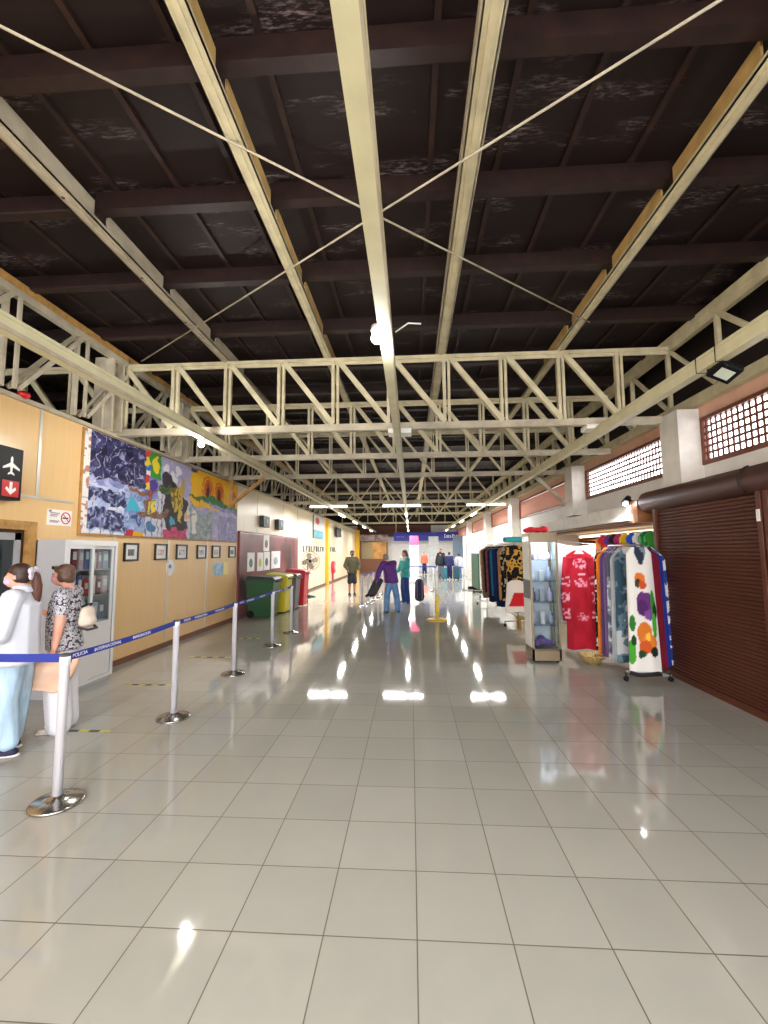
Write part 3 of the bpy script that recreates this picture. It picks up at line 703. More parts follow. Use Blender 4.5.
# ================================================================== STANCHIONS with belts
BELT=mat('blue_belt_webbing',(30,52,150),.6); PST=mat('satin_aluminium_post',(232,232,242),.35,.15); BSE=mat('polished_steel_base',(176,174,170),.2,.95)
sp=[(-2.44,3.02),(-2.475,4.56),(-2.51,6.19),(-2.545,8.02),(-2.55,9.3)]
sl=['silver belt barrier post nearest the camera, beside the woman in white','silver belt barrier post second from the camera, by the leopard-print blouse','silver belt barrier post third from the camera, below the framed pictures','silver belt barrier post fourth from the camera, in front of the green bin','silver belt barrier post fifth from the camera, in front of the red bin']
sl[1]='silver belt barrier post second from the camera, where the white belt lettering ends'
def post(t,x,y,h=.99):
    MB().lathe([(.165,0),(.165,.012),(.155,.02),(.09,.034),(.04,.05),(.036,.056)],(x,y,0),36).build('base',BSE,t)
    MB().lathe([(.031,.05),(.031,h-.07),(.034,h-.068),(.034,h-.005)],(x,y,0),24).build('pole',PST,t)
    MB().lathe([(.034,h-.008),(.036,h-.004),(.036,h+.004),(.02,h+.012)],(x,y,0),24).build('cap',mat('dark_grey_cap',(70,70,72),.4),t)
    MB().box(x-.014,x+.014,y+.028,y+.045,h-.065,h-.008).build('belt_clip',BLK,t)
def belt(t,p,q,txt=None,z=.968,sag=.012,w=.05):
    p=Vector((p[0],p[1],z));q=Vector((q[0],q[1],z)); m=MB(); n=14
    d=(q-p).normalized(); s=Vector((d.y,-d.x,0))*.0012
    rows=[]
    for i in range(n+1):
        u=i/n; c=p.lerp(q,u)-Vector((0,0,sag*4*u*(1-u)))
        rows.append([m.bm.verts.new(c+s*a+Vector((0,0,b*w/2))) for a,b in ((1,-1),(1,1),(-1,1),(-1,-1))])
    for A,B in zip(rows,rows[1:]):
        for k in range(4): m.bm.faces.new((A[k],A[(k+1)%4],B[(k+1)%4],B[k]))
    m.bm.faces.new(rows[0]); m.bm.faces.new(rows[-1][::-1])
    b=m.build('belt',BELT,t)
    if txt:
        ang=math.atan2(d.y,d.x)
        for body,f,size in txt:
            c=p.lerp(q,f)-Vector((0,0,sag*4*f*(1-f)))+Vector((d.y,-d.x,0))*.002
            M=Matrix.Translation(c)@Matrix.Rotation(ang,4,'Z')@Matrix.Rotation(PI/2,4,'X')
            text_mesh(body,size,M,mat('white_belt_print',(240,240,244),.6),'belt_lettering',b,.0006,sx=1.15)
posts=[]
for i,((x,y),lb) in enumerate(zip(sp,sl)):
    t=thing('barrier_post',lb,'barrier post',(x,y,0),group='belt barrier posts along the left lane'); post(t,x,y); posts.append(t)
    if i<4:
        q=sp[i+1]
        tx=[('POLICIA',.07,.036),('INTERNACIONAL',.285,.036),('INMIGRACION',.60,.036)] if i==0 else ([('POLICIA',.12,.036),('INTERNACIONAL',.34,.036),('INMIGRACION',.68,.036)])
        belt(t,(x,y+.04),(q[0],q[1]-.035),tx)
belt(posts[0],(-2.475,3.02),(-4.2,3.15),None,z=.968,sag=.015,w=.058)
# distant belt posts
fp_=[(-1.52,13.67),(-1.42,14.5),(-1.33,15.4),(-1.24,16.4),(-1.15,17.6)]
fn=['first','second','third','fourth','fifth']
prev=None
for i,(x,y) in enumerate(fp_):
    t=thing('barrier_post','thin silver belt post, %s in the far row beside the man in shorts'%fn[i],'barrier post',(x,y,0),group='far belt barrier posts'); post(t,x,y)
    if i<4: belt(t,(x,y+.04),(fp_[i+1][0],fp_[i+1][1]-.04))
for (x,y,x2,y2,lb) in ((.95,19.0,1.25,21.5,'silver belt post in the middle distance right of the black suitcase'),(1.25,21.5,-.3,21.6,'silver belt post in front of the white standing banner'),(2.3,19.5,2.2,23,'silver belt post among the far group of travellers')):
    t=thing('barrier_post',lb,'barrier post',(x,y,0)); post(t,x,y); belt(t,(x,y+.04),(x2,y2))
# white-yellow post
t=thing('plastic_post','plastic post, white above and yellow below, on a yellow round base','post',(.63,11.1,0))
MB().lathe([(.27,0),(.27,.02),(.2,.04),(.06,.07)],(.63,11.1,0),28).build('base',mat('dull_yellow',(214,176,50),.5),t)
MB().lathe([(.05,.06),(.045,.62)],(.63,11.1,0),18).build('lower_pole',mat('bright_yellow',(232,200,60),.45),t)
MB().lathe([(.047,.62),(.045,1.18),(.02,1.2)],(.63,11.1,0),18).build('upper_pole',WHT,t)
# floor tapes
tp=[(-3.62,-2.9,4.2),(-3.72,-3.1,5.65),(-3.65,-2.95,7.15),(-3.6,-3.0,8.7)]
for (a,b,y),lb in zip(tp,['yellow and black floor tape under the woman in white trousers','yellow and black floor tape left of the second barrier post','faded yellow floor tape in front of the framed pictures','faded yellow floor tape farthest down the left lane']):
    m=MB(); n=7
    for i in range(n): m.box(a+(b-a)*i/n,a+(b-a)*(i+1)/n,y-.02,y+.02,0.0005,.0022,i%2)
    o=m.build('floor_tape',[mat('tape_yellow',(206,196,80),.5),mat('tape_black',(60,58,54),.5)]); tag(o,lb,'tape','floor tape strips')
# ================================================================== RIGHT SIDE: shutters, shop, racks
SHUT=mat('brown_shutter_slats',(84,45,30),.55,0,.35,var=.08,vscale=3)
XS=3.52
def shutter(ya,yb,lb,sticker):
    t=thing('roller_shutter',lb,'shutter',(XS,(ya+yb)/2,0),group='brown roller shutters')
    prof=[]; p=.042; n=int(2.2/p)
    for k in range(n):
        z=.08+k*p
        prof+=[(XS,z),(XS-.012,z+.008),(XS-.012,z+.03),(XS,z+p-.002)]
    prof+=[(XS+.02,.08+n*p),(XS+.02,.08)]
    MB().prism(prof,ya+.06,yb-.06,'y').build('slat_curtain',SHUT,t)
    MB().box(XS-.025,XS+.03,ya+.06,yb-.06,.0,.08).build('bottom_bar',BROWN,t)
    for a in (ya,yb-.06): MB().rounded(XS-.045,XS+.05,a,a+.06,0,2.36,.006).build('guide_rail',BROWN,t)
    if sticker: MB().box(XS-.055,XS-.045,ya+.01,ya+.05,1.98,2.10).build('white_tag',WHT,t)
shutter(4.55,6.5,'brown slatted roller shutter right behind the near clothes rack',True)
shutter(2.55,4.52,'brown slatted roller shutter at the right edge of the picture',False)
shutter(.5,2.52,'brown slatted roller shutter beside the viewpoint',False)
t=thing('shutter_housing','long rounded brown roller housing above the shutters','shutter housing',(3.55,3.5,2.42))
MB().tube([(3.56,.3,2.41),(3.56,6.74,2.41)],.155,24).build('roll_cover',SHUT,t,True)
MB().box(3.55,3.85,.3,6.74,2.36,2.56).build('mounting_board',BROWN,t)
MB().tube([(3.56-.158*math.cos(a),4.72,2.41+.158*math.sin(a)) for a in [x*.2-.9 for x in range(12)]],.012,8).build('joint_strap',mat('black_rubber',(24,20,20),.6),t)
MB().bar((3.53,6.66,2.30),(3.78,6.66,2.02),.05,.05,up=(0,1,0)).build('bracket',BROWN,t)
# white shutter box over the open shop with a wooden end and a spot lamp
t=thing('shop_canopy','long white box canopy over the open shop, with wooden end board','canopy',(3.6,9,2.2))
MB().prism([(3.36,2.16),(3.36,2.21),(3.42,2.22),(3.42,2.40),(3.84,2.46),(3.84,2.16)],7.0,11.9,'y').build('white_cover',WC,t)
MB().box(3.44,3.84,6.84,7.0,2.12,2.46).build('wooden_end',mat('shop_wood',(150,96,56),.5,var=.15),t)
MB().box(3.40,3.84,7.0,11.9,2.125,2.158).build('lower_edge',mat('canopy_edge_brown',(96,66,48),.5),t)
t=thing('spot_lamp','small black spotlight with a bright white lamp on the shop canopy end','lamp',(3.42,7.05,2.42))
MB().tube([(3.55,7.08,2.44),(3.42,7.06,2.50)],.015,8).build('arm',BLK,t)
MB().tube([(3.44,7.08,2.53),(3.36,7.02,2.43)],[.04,.065],14).build('lamp_housing',BLK,t)
MB().ball((3.352,7.01,2.418),(.034,.034,.03)).build('bulb',emis('spot_glow',(250,250,255),40),t,True)
# shop back shelves seen between the clothes
SHELFW=mat('shop_wood',(150,96,56),.5,var=.15)
t=thing('shop_shelving','wooden shop shelving full of small pale goods behind the red dress','shelf',(4.7,9.5,0))
m=MB()
for z in (.5,.9,1.28,1.5,1.72,1.94): m.box(4.5,4.98,6.9,12.0,z,z+.025)
m.build('shelf_board',SHELFW,t)
m=MB()
for y in (6.9,7.9,8.9,9.9,10.9,11.97): m.box(4.48,4.98,y,y+.03,0,2.08)
m.build('upright',SHELFW,t)
# counter front between
t=thing('shop_counter','low wooden shop counter behind the clothes racks','counter',(4.0,9.6,0))
MB().box(3.95,4.35,7.9,11.8,0,.95).build('body',SHELFW,t); MB().box(3.9,4.4,7.85,11.85,.95,.99).build('counter_top',OCHRE,t)
rg=random.Random(11); gcols=[((246,236,214),'cream'),((240,214,150),'honey-coloured'),((250,246,238),'white'),((226,196,160),'tan'),((236,226,200),'ivory'),((214,120,90),'terracotta')]
sn={1.28:'third',1.5:'fourth',1.72:'fifth',1.94:'topmost'}
for z in (1.305,1.525,1.745):
    for k in range(14):
        y=7.05+k*.34; 
        if abs((y-6.9)%1.0-.0)<.12: y+=.12
        c,nm=gcols[rg.randrange(6)]; r=rg.uniform(.05,.075); h=rg.uniform(.10,.16)
        o=MB().lathe([(r*.7,0),(r,h*.35),(r*.9,h*.7),(r*.45,h*.85),(r*.5,h)],(4.62,y,z+.001),12).build('souvenir_jar',mat('jar_'+nm.replace('-','_'),c,.4)); tag(o,'small %s souvenir pot standing on the shop shelves behind the red dress'%nm,'pot','souvenir pots '+nm)
# folded bright shirts on a hanging rail above the near rack
t=thing('shirt_rail','steel rail holding bright shirts above the near clothes rack','rail',(3.75,7.2,1.98))
MB().tube([(3.70,6.75,1.99),(3.70,8.9,1.99)],.012,10).tube([(3.70,6.8,1.99),(3.84,6.8,1.99)],.01,8).tube([(3.70,8.8,1.99),(3.84,8.8,1.99)],.01,8).build('tube',CHROME,t)
def shirt(name,label,cat,c,y,x=3.70,z=1.98,w=.3,h=.34,grp=None):
    o=MB()
    P=[(-w/2,-h),(w/2,-h),(w/2,-.12),(w/2+.09,-.17),(w/2+.11,-.08),(w/2,.0),(.06,.0),(0,-.03),(-.06,0),(-w/2,0),(-w/2-.11,-.08),(-w/2-.09,-.17),(-w/2,-.12)]
    o.prism([(x+a*.6,z+b) for a,b in P],y-.03,y+.03,'y')
    bmesh.ops.bevel(o.bm,geom=o.bm.edges[:],offset=.008,segments=2,affect='EDGES')
    o=o.build(name,mat('shirt_%d_%d_%d'%c,c,.8)); tag(o,label,cat,grp); return o
for c,n,y in (((60,160,60),'bright green',6.9),((30,120,60),'dark green',7.05),((240,240,240),'white',7.25),((40,90,210),'bright blue',7.45),((240,200,40),'yellow',7.7),((190,40,130),'magenta',7.9),((28,28,34),'black',8.1),((120,60,170),'violet',8.3),((214,50,50),'scarlet',8.55)):
    shirt('hanging_shirt',n+' shirt hanging from the rail above the near clothes rack','shirt',c,y,grp='bright shirts on the rail')
# ---------------------------------------------------------------- clothes racks
def rack(name,label,x,ya,yb,h,foot=.28,wheels=True):
    t=thing(name,label,'clothes rack',(x,(ya+yb)/2,0))
    MB().tube([(x,ya,h),(x,yb,h)],.014,10).build('top_rail',CHROME,t)
    for y in (ya,yb):
        MB().tube([(x,y,.12),(x,y,h)],.014,10).build('upright',CHROME,t)
        MB().tube([(x-foot,y,.12),(x+foot,y,.12)],.014,10).build('foot_bar',CHROME,t)
        for s_ in (-1,1):
            MB().tube([(x+s_*foot,y,.12),(x+s_*foot,y,.075)],.008,8).lathe([(.02,-.014),(.034,-.01),(.034,.01),(.02,.014)],(x+s_*foot,y,.035),14,0,'y').build('caster',BLK,t)
    MB().tube([(x,ya,.2),(x,yb,.2)],.01,8).build('lower_bar',CHROME,t)
    return t
rack('clothes_rack','chrome clothes rack with long dresses beside the brown shutters',3.06,6.05,7.0,1.77)
def gar(name,label,cat,x,y,z0,z1,w0,w1,d,m,folds=5,amp=.25,neck=.09,grp=None,rot=0,fn=None,sh=.09,nu=44,nv=26):
    """hanging garment: closed, folded cloth tube; width along X (or turned by rot)"""
    t=thing(name,label,cat,(x,y,z1),group=grp)
    ph=(y*7.3+x*3.1)%6.28
    def P(u,v):
        zt=z0+(z1-z0)*v; k=1-v
        if k<sh: w=neck+(w0-neck)*k/sh
        else: w=w0+(w1-w0)*(k-sh)/(1-sh)
        a=2*PI*u
        f=1+amp*k*math.sin(folds*a*1.0+ph)+.12*math.sin(9*k+ph)*k
        cx=math.cos(a); sy=math.sin(a)
        px=w/2*math.copysign(abs(cx)**.8,cx)*(1+.04*k*math.sin(3*a+ph)); pyy=d/2*sy*f*(.45+.55*min(1,k*3))
        zz=zt-(.012*math.sin(4*a+ph) if v<.03 else 0)
        ca,sa=math.cos(rot),math.sin(rot)
        return Vector((x+px*ca-pyy*sa,y+px*sa+pyy*ca,zz))
    if fn: painted_grid('cloth',fn,P,nu,nv,vmat('printed_cloth',.75,.2),t,close=True)
    else:
        bm=bmesh.new(); G=[[bm.verts.new(P(i/nu,j/nv)) for j in range(nv+1)] for i in range(nu)]
        for i in range(nu):
            for j in range(nv): bm.faces.new((G[i][j],G[(i+1)%nu][j],G[(i+1)%nu][j+1],G[i][j+1])).smooth=True
        bm.faces.new([G[i][0] for i in range(nu)][::-1]); bm.faces.new([G[i][nv] for i in range(nu)])
        q=MB(); q.bm.free(); q.bm=bm; q.build('cloth',m,t)
    ca,sa=math.cos(rot),math.sin(rot); hz=z1-.005
    hk=MB().tube([(x-w0*.42*ca,y-w0*.42*sa,hz-.07),(x,y,hz+.0),(x+w0*.42*ca,y+w0*.42*sa,hz-.07)],.006,6).tube([(x,y,hz)]+[(x-.016*math.sin(q_*.6)*sa*0+.0,y,hz+.012+.012*q_*.25) for q_ in range(1,5)],.0025,6)
    hk.build('hanger',CHROME,t)
    return t
def white_dress(u,v):
    # u around: front (towards the camera) is u .5..1
    x=(math.cos(2*PI*u))*.5+.5 if True else 0
    front=math.sin(2*PI*u)<0
    c=(232,230,226)
    if not front: return c
    n=vn(x*9,v*16,2)
    if v>.86 and abs(x-.5)<.20*(v-.84)/.12: c=(44,52,72) if n<.6 else (120,140,150)
    for a,b,ra,rb,cc in ((.42,.745,.17,.05,(222,116,40)),(.36,.715,.10,.035,(60,64,40)),(.50,.70,.10,.03,(206,84,40)),(.55,.56,.24,.085,(104,52,122)),(.46,.52,.14,.06,(80,40,100)),(.62,.47,.14,.04,(120,70,150)),(.80,.56,.11,.09,(52,140,44)),(.86,.50,.09,.06,(24,60,28)),(.80,.38,.09,.09,(74,176,50)),(.12,.40,.09,.06,(44,120,44)),(.10,.18,.12,.09,(70,160,50)),(.16,.27,.08,.04,(28,66,32)),(.48,.33,.20,.08,(216,120,44)),(.62,.25,.22,.07,(226,130,50)),(.50,.22,.16,.05,(206,90,40)),(.56,.30,.05,.03,(244,190,80)),(.74,.185,.14,.04,(30,40,30)),(.40,.165,.10,.03,(36,70,40))):
        if ((x-a)/ra)**2+((v-b)/rb)**2<.8+.5*n: c=cc
    if v<.03 : c=(40,40,44)
    return c
gar('long_dress','white sleeveless dress painted with orange, purple and green fruit, front of the near rack','dress',2.99,5.98,.10,1.74,.32,.40,.13,None,fn=white_dress,neck=.2,amp=.12,folds=6,nu=90,nv=110,grp='dresses on the near rack',sh=.05)
dr=[('deep red','a deep red dress just behind the white fruit dress',(120,24,44),6.12,.36,.44,3.14),
('blue','royal blue dress behind the white fruit dress, near the shutter',(36,56,150),6.22,.40,.50,3.22),
('whiteblue','white dress with blue blots closest to the shutter',None,6.30,.44,.56,3.28),
('teal','blue-green dress with pale streaks left of the white fruit dress',None,6.38,.34,.40,3.03),
('grey','pale grey dress left of the blue-green one',(176,182,190),6.48,.36,.42,3.02),
('slate','slate grey dress with darker streaks between the pale grey and purple ones',None,6.58,.36,.42,3.01),
('purple','dusty purple dress, second from the orange one',(118,92,140),6.68,.36,.42,3.0),
('violet','darker violet dress next to the orange one',(96,72,124),6.78,.36,.42,3.0),
('orange','bright orange dress between the red and the purple ones',(232,126,40),6.88,.36,.42,2.99)]
for n,lb,c,y,w0,w1,x in dr:
    if c: m=mat('dress_'+n,c,.8,0,.2,var=.14,vscale=5,stretch=(6,1,.5))
    elif n=='whiteblue': m=patmat('dress_'+n,'blot',[(50,70,150),(226,228,236),(236,236,240)],7)
    elif n=='teal': m=patmat('dress_'+n,'blot',[(60,90,110),(110,140,156),(206,214,220)],5)
    else: m=patmat('dress_'+n,'blot',[(84,92,108),(130,138,150),(196,200,206)],6)
    gar('long_dress',lb.replace('a deep','deep'),'dress',x,y,.16,1.74,w0,w1,.075,m,neck=.1,grp='dresses on the near rack')
gar('long_dress','black and white patterned dress just behind the red one','dress',3.0,6.97,.2,1.74,.36,.42,.07,patmat('dress_bw','blot',[(24,22,26),(30,28,30),(226,222,220)],14),grp='dresses on the near rack')
# red dress on its own stand in front of a pale cloth
t=thing('display_stand','steel stand carrying the pale cloth and the red dress','stand',(2.66,7.35,0))
MB().tube([(2.30,7.36,.06),(2.30,7.36,1.86),(3.0,7.36,1.80),(3.0,7.36,.06)],.012,8).build('stand_frame',CHROME,t)
MB().tube([(2.30,7.15,.035),(2.30,7.55,.035)],.014,8).tube([(3.0,7.15,.035),(3.0,7.55,.035)],.014,8).build('foot',CHROME,t)
def backing(u,v):
    return Vector((2.30+.70*u,7.335+.012*math.sin(u*14),1.86-.05*u-.06*math.sin(PI*u)*v-(1-v)*1.30))
tb=painted_grid('backing_cloth',lambda u,v:mixc((206,204,204),(190,188,188),vn(u*5,v*5,3)),backing,30,30,vmat('printed_cloth',.75,.2),None,thick=(0,.006,0)); tag(tb,'pale grey cloth hanging behind the red dress','cloth')
def red_dress(u,v):
    s=math.sin(2*PI*u); x=math.cos(2*PI*u)*.5+.5; n=vn(x*8,v*9,7); n3=vn(x*46,v*60,5)
    c=mixc((150,18,36),(182,28,48),n)
    if v>.965 and abs(x-.5)<.22 and s<0: c=(214,208,206)
    if s<0:
        for a,b,ra,rb in ((.52,.86,.26,.055),(.50,.66,.20,.055),(.52,.32,.15,.05)):
            if abs(x-a)<ra and abs(v-b-(x-a)*-.05)<rb*(1-abs(x-a)/ra*.6) and n3>.55: c=(222,140,160)
        if abs(x-.55)<.10 and abs(v-.755)<.008: c=(220,160,170)
    return c
gar('red_dress','long red dress with pink prints and long sleeves on the pale cloth','dress',2.68,7.22,.16,1.70,.40,.46,.11,None,fn=red_dress,neck=.15,amp=.1,folds=5,nu=80,nv=100,sh=.05)
R=bpy.data.objects['red_dress']
def slv(u,v):
    c=mixc((150,18,36),(182,28,48),vn(u*5,v*9,7)); 
    for b in (.62,.36,.12):
        if abs(v-b)<.07 and vn(u*9+b*30,v*40,3)>.55 and .5<u<1: c=(226,160,176)
    return c
def sleeve(sx):
    def P(u,v):
        k=1-v; a=2*PI*u; r=.075-.01*k
        cx=2.68+sx*(.17+.11*math.sin(min(1,k*1.2)*PI/2)) - (0 if sx<0 else .02)+ (k*.06 if sx<0 else -k*.08); cz=1.60-1.0*k
        return Vector((cx+r*math.cos(a),7.21+.04*math.sin(a)*(1+.2*math.sin(6*k+3*a)),cz))
    painted_grid('sleeve',slv,P,24,40,vmat('printed_cloth',.75,.2),R,close=True)
sleeve(-1); sleeve(1)
# straw broom-like basket and things at the floor under the red dress
t=thing('wicker_basket','round straw basket on the floor under the red dress','basket',(2.68,7.1,0))
MB().lathe([(.10,0),(.19,.12),(.20,.13),(.18,.13),(.09,.02)],(2.72,6.98,.0),20).build('basket_body',mat('straw',(190,160,100),.8,var=.2,vscale=30),t)
# ---------------------------------------------------------------- glass showcase
VX0,VX1,VY0,VY1=1.83,2.26,6.93,7.36
t=thing('glass_showcase','tall narrow glass showcase with bronze frame, between the two clothes racks','showcase',(2.05,7.15,0))
BRZ=mat('bronze_aluminium',(140,124,100),.35,.5)
m=MB()
for x in (VX0,VX1-.03):
    for y in (VY0,VY1-.03): m.box(x,x+.03,y,y+.03,.04,1.95)
m.box(VX0,VX1,VY0,VY1,1.93,1.98).box(VX0,VX1,VY0,VY0+.03,.04,.20).box(VX0,VX1,VY1-.03,VY1,.04,.20).box(VX0,VX0+.03,VY0,VY1,.04,.2).box(VX1-.03,VX1,VY0,VY1,.04,.2).box(VX0,VX1,VY0,VY1,.19,.21)
m.box(VX0+.03,VX1-.03,VY0+.002,VY0+.010,1.83,1.93)  # front lip added to block the showcase lamp's reflection in the floor
m.build('showcase_frame',BRZ,t)
GL=glassmat('clear_glass')
for nm,bx in (('front_glass',(VX0+.03,VX1-.03,VY0+.012,VY0+.016)),('side_glass',(VX1-.016,VX1-.012,VY0+.03,VY1-.03)),('side_glass',(VX0+.012,VX0+.016,VY0+.03,VY1-.03))):
    MB().box(*bx,.21,1.93).build(nm,GL,t)
MB().box(VX0+.03,VX1-.03,VY1-.016,VY1-.012,.21,1.93).build('white_back_panel',mat('pale_back_panel',(232,234,246),.4),t)
MB().box(VX0+.05,VX1-.05,VY0+.05,VY0+.08,1.90,1.925).build('showcase_light',emis('showcase_glow',(240,242,255),10),t)
zs=[.55,.9,1.22,1.55]
for z in zs: MB().box(VX0+.02,VX1-.02,VY0+.03,VY1-.03,z,z+.008).build('glass_shelf',glassmat('shelf_glass',(226,234,240),.2),t)
MB().box(VX0-.004,VX0+.004,VY0+.03,VY1-.03,1.25,1.85).box(VX0-.004,VX0+.004,VY0+.03,VY1-.03,.22,.95).build('white_side_sheet',PAPER,t)
MB().box(VX0-.004,VX0+.004,VY0+.03,VY1-.03,.97,1.23).build('grey_side_sheet',mat('grey_sheet',(120,118,126),.6),t)
for x in (VX0+.05,VX1-.05):
    for y in (VY0+.05,VY1-.05): MB().lathe([(.02,-.012),(.022,0),(.02,.012)],(x,y,.022),12,0,'y').build('caster',BLK,t)
rz=random.Random(5); icol=[((210,214,236),'pale lilac'),((236,236,240),'white'),((170,180,214),'pale blue'),((110,112,150),'slate blue'),((190,190,204),'grey'),((196,186,226),'mauve')]
ordn=['lowest','second','third','top']
for si,z in enumerate(zs):
    for k in range(3):
        c,nm=icol[(si*3+k)%6]; x=VX0+.09+k*.125; h=rz.uniform(.10,.22)
        if k%2: o=MB().rounded(x-.035,x+.035,7.08,7.17,z+.009,z+.009+h,.006)
        else: o=MB().lathe([(.03,0),(.036,h*.1),(.036,h*.6),(.014,h*.75),(.016,h)],(x,7.13,z+.009),14)
        o=o.build('souvenir_box' if k%2 else 'souvenir_bottle',mat('sv_'+nm.replace(' ','_'),c,.35)); tag(o,'%s %s on the %s glass shelf of the showcase'%(nm,'box' if k%2 else 'bottle',ordn[si]),'box' if k%2 else 'bottle','souvenirs in the glass showcase')
pb=MB()
for i,(x,y,z,r) in enumerate(((1.95,7.1,.27,.06),(2.03,7.14,.30,.07),(2.12,7.1,.27,.065),(2.16,7.2,.25,.05),(1.93,7.2,.25,.05),(2.04,7.2,.33,.05))): pb.ball((x,y,z),(r*1.2,r,r*.9))
o=pb.remesh('purple_cloth',mat('purple_cloth',(112,84,160),.8,bump=.4,bscale=30),None,.012,3); tag(o,'crumpled purple cloth in the foot of the glass showcase','cloth')
rr=MB().ball((1.90,7.05,2.03),(.09,.07,.05)).ball((2.0,7.07,2.025),(.10,.07,.045)).ball((2.1,7.05,2.035),(.08,.07,.055)).ball((1.83,7.05,2.02),(.06,.06,.04)).remesh('red_cloth',mat('red_cloth',(196,26,44),.8,bump=.4,bscale=30),None,.012,3); tag(rr,'bundle of bright red cloth lying on top of the glass showcase','cloth')
# ---------------------------------------------------------------- far rack of dark clothes
rack('clothes_rack','long chrome clothes rack of dark shirts left of the glass showcase',2.4,10.2,14.3,1.86,.3)
fc=[((20,22,26),'black',None),((24,26,30),'black',('blot',[(20,20,24),(24,24,28),(150,140,130)])),((206,150,80),'tan',None),((16,30,80),'navy',None),((24,40,110),'dark blue',None),((30,120,140),'teal',None),((26,28,70),'indigo',None),((150,70,80),'dusty red',None),((18,20,40),'midnight blue',None),((120,96,70),'brown',None),((190,160,100),'sand',None),((236,226,206),'cream',None),((28,28,30),'charcoal',None),((190,150,70),'mustard',None),((40,90,80),'green',None)]
for k in range(11):
    c,nm,pt=fc[k]; y=10.4+k*.35
    m=patmat('shirt_black_print','blot',[(20,20,24),(24,24,28),(190,176,160)],9) if k in (0,1) else mat('far_shirt_%d'%k,c,.8,0,.2,var=.2,vscale=6)
    od=['first','second','third','fourth','fifth','sixth','seventh','eighth','ninth','tenth','eleventh','twelfth','thirteenth','fourteenth','fifteenth'][k]
    gar('hanging_shirt','%s shirt, %s from the showcase end of the long far rack'%(nm,od),'shirt',2.4,y,.5 if k%3 else .3,1.83,.52,.46,.14,m,neck=.14,amp=.2,grp='dark shirts on the far rack')
def wt(u,v):
    x=math.cos(2*PI*u)*.5+.5
    c=(230,222,214)
    if math.sin(2*PI*u)<0 and v<.62 and x>.15+.6*max(0,v-.2) and v>.18: c=(206,36,44)
    return c
gar('white_shirt','white shirt with a red front panel low on the far rack end','shirt',2.32,9.98,.35,1.05,.40,.5,.12,None,fn=wt,neck=.18,amp=.12,nu=60,nv=40)
gar('patterned_shirt','black and mustard patterned shirt on the far rack end above the white one','shirt',2.36,10.0,1.08,1.83,.46,.46,.12,patmat('mustard_print','blot',[(20,20,24),(196,150,60),(24,24,26)],6),neck=.14)
t=thing('wooden_stool','low dark yellow wooden stool on the floor at the foot of the far rack','stool',(2.45,9.85,0))
MB().box(2.3,2.6,9.72,9.98,.22,.26).build('seat',mat('stool_wood',(150,120,50),.5),t)
for x in (2.33,2.57):
    for y in (9.75,9.95): MB().box(x-.02,x+.02,y-.02,y+.02,0,.22).build('leg',mat('stool_wood',(150,120,50),.5),t)
o=MB().rounded(2.15,2.75,10.1,10.45,1.90,2.02,.03).build('folded_towel',mat('turquoise_cloth',(40,160,170),.8,bump=.3)); tag(o,'turquoise folded cloth lying over the near end of the far rack','cloth')
# green folding screen and metal frame beyond
t=thing('green_panel','dark green upright panel stand beyond the far clothes rack','panel stand',(2.75,19,0))
MB().box(2.75,2.83,18.3,20.3,.12,1.6).build('panel',mat('dark_green_panel',(30,78,52),.5),t)
for y in (18.5,20.1): MB().box(2.55,3.03,y-.03,y+.03,0,.12).build('foot',BLK,t)
rack('clothes_rack','empty chrome clothes rack with green top cloth, farthest of the racks',2.75,16.3,17.9,1.9,.25)
# white ledge along the right wall, ductwork
t=thing('wall_ledge','white horizontal steel ledge on the right wall over the far rack','ledge',(3.7,14,2.15))
MB().box(3.45,3.85,12.4,21,2.0,2.05).build('shelf_plate',WC,t)
for y in (13,15,17,19): MB().prism([(3.85,2.0),(3.5,2.0),(3.85,1.75)],y-.02,y+.02,'y').build('bracket',WC,t)
# black floodlight on the right trunking
t=thing('floodlight','black floodlight hanging under the right light trunking','floodlight',(2.72,3.85,3.28))
M_=Matrix.Translation((2.74,3.85,3.24))@Matrix.Rotation(math.radians(25),4,'Y')@Matrix.Rotation(math.radians(-20),4,'X')
MB().rounded(-.10,.10,-.09,.09,-.03,.03,.01).xf(M_).build('lamp_housing',BLK,t)
fn_=MB()
for k in range(6): fn_.box(-.09+k*.034,-.08+k*.034,-.08,.08,.03,.05)
fn_.xf(M_).build('cooling_fins',BLK,t)
MB().box(-.06,.06,-.05,.05,-.034,-.03).xf(M_).build('lens',mat('flood_lens',(196,206,190),.15),t)
MB().tube([(2.66,3.76,3.30),(2.70,3.76,3.24)],.01,6).tube([(2.66,3.94,3.30),(2.70,3.94,3.24)],.01,6).build('bracket',BLK,t)
for y in (3.75,4.0): MB().tube([(2.60,y,3.43),(2.60,y,3.29),(2.72,y,3.29),(2.72,y,3.43),(2.60,y,3.43)],.004,6).build('strap',BLK,t)
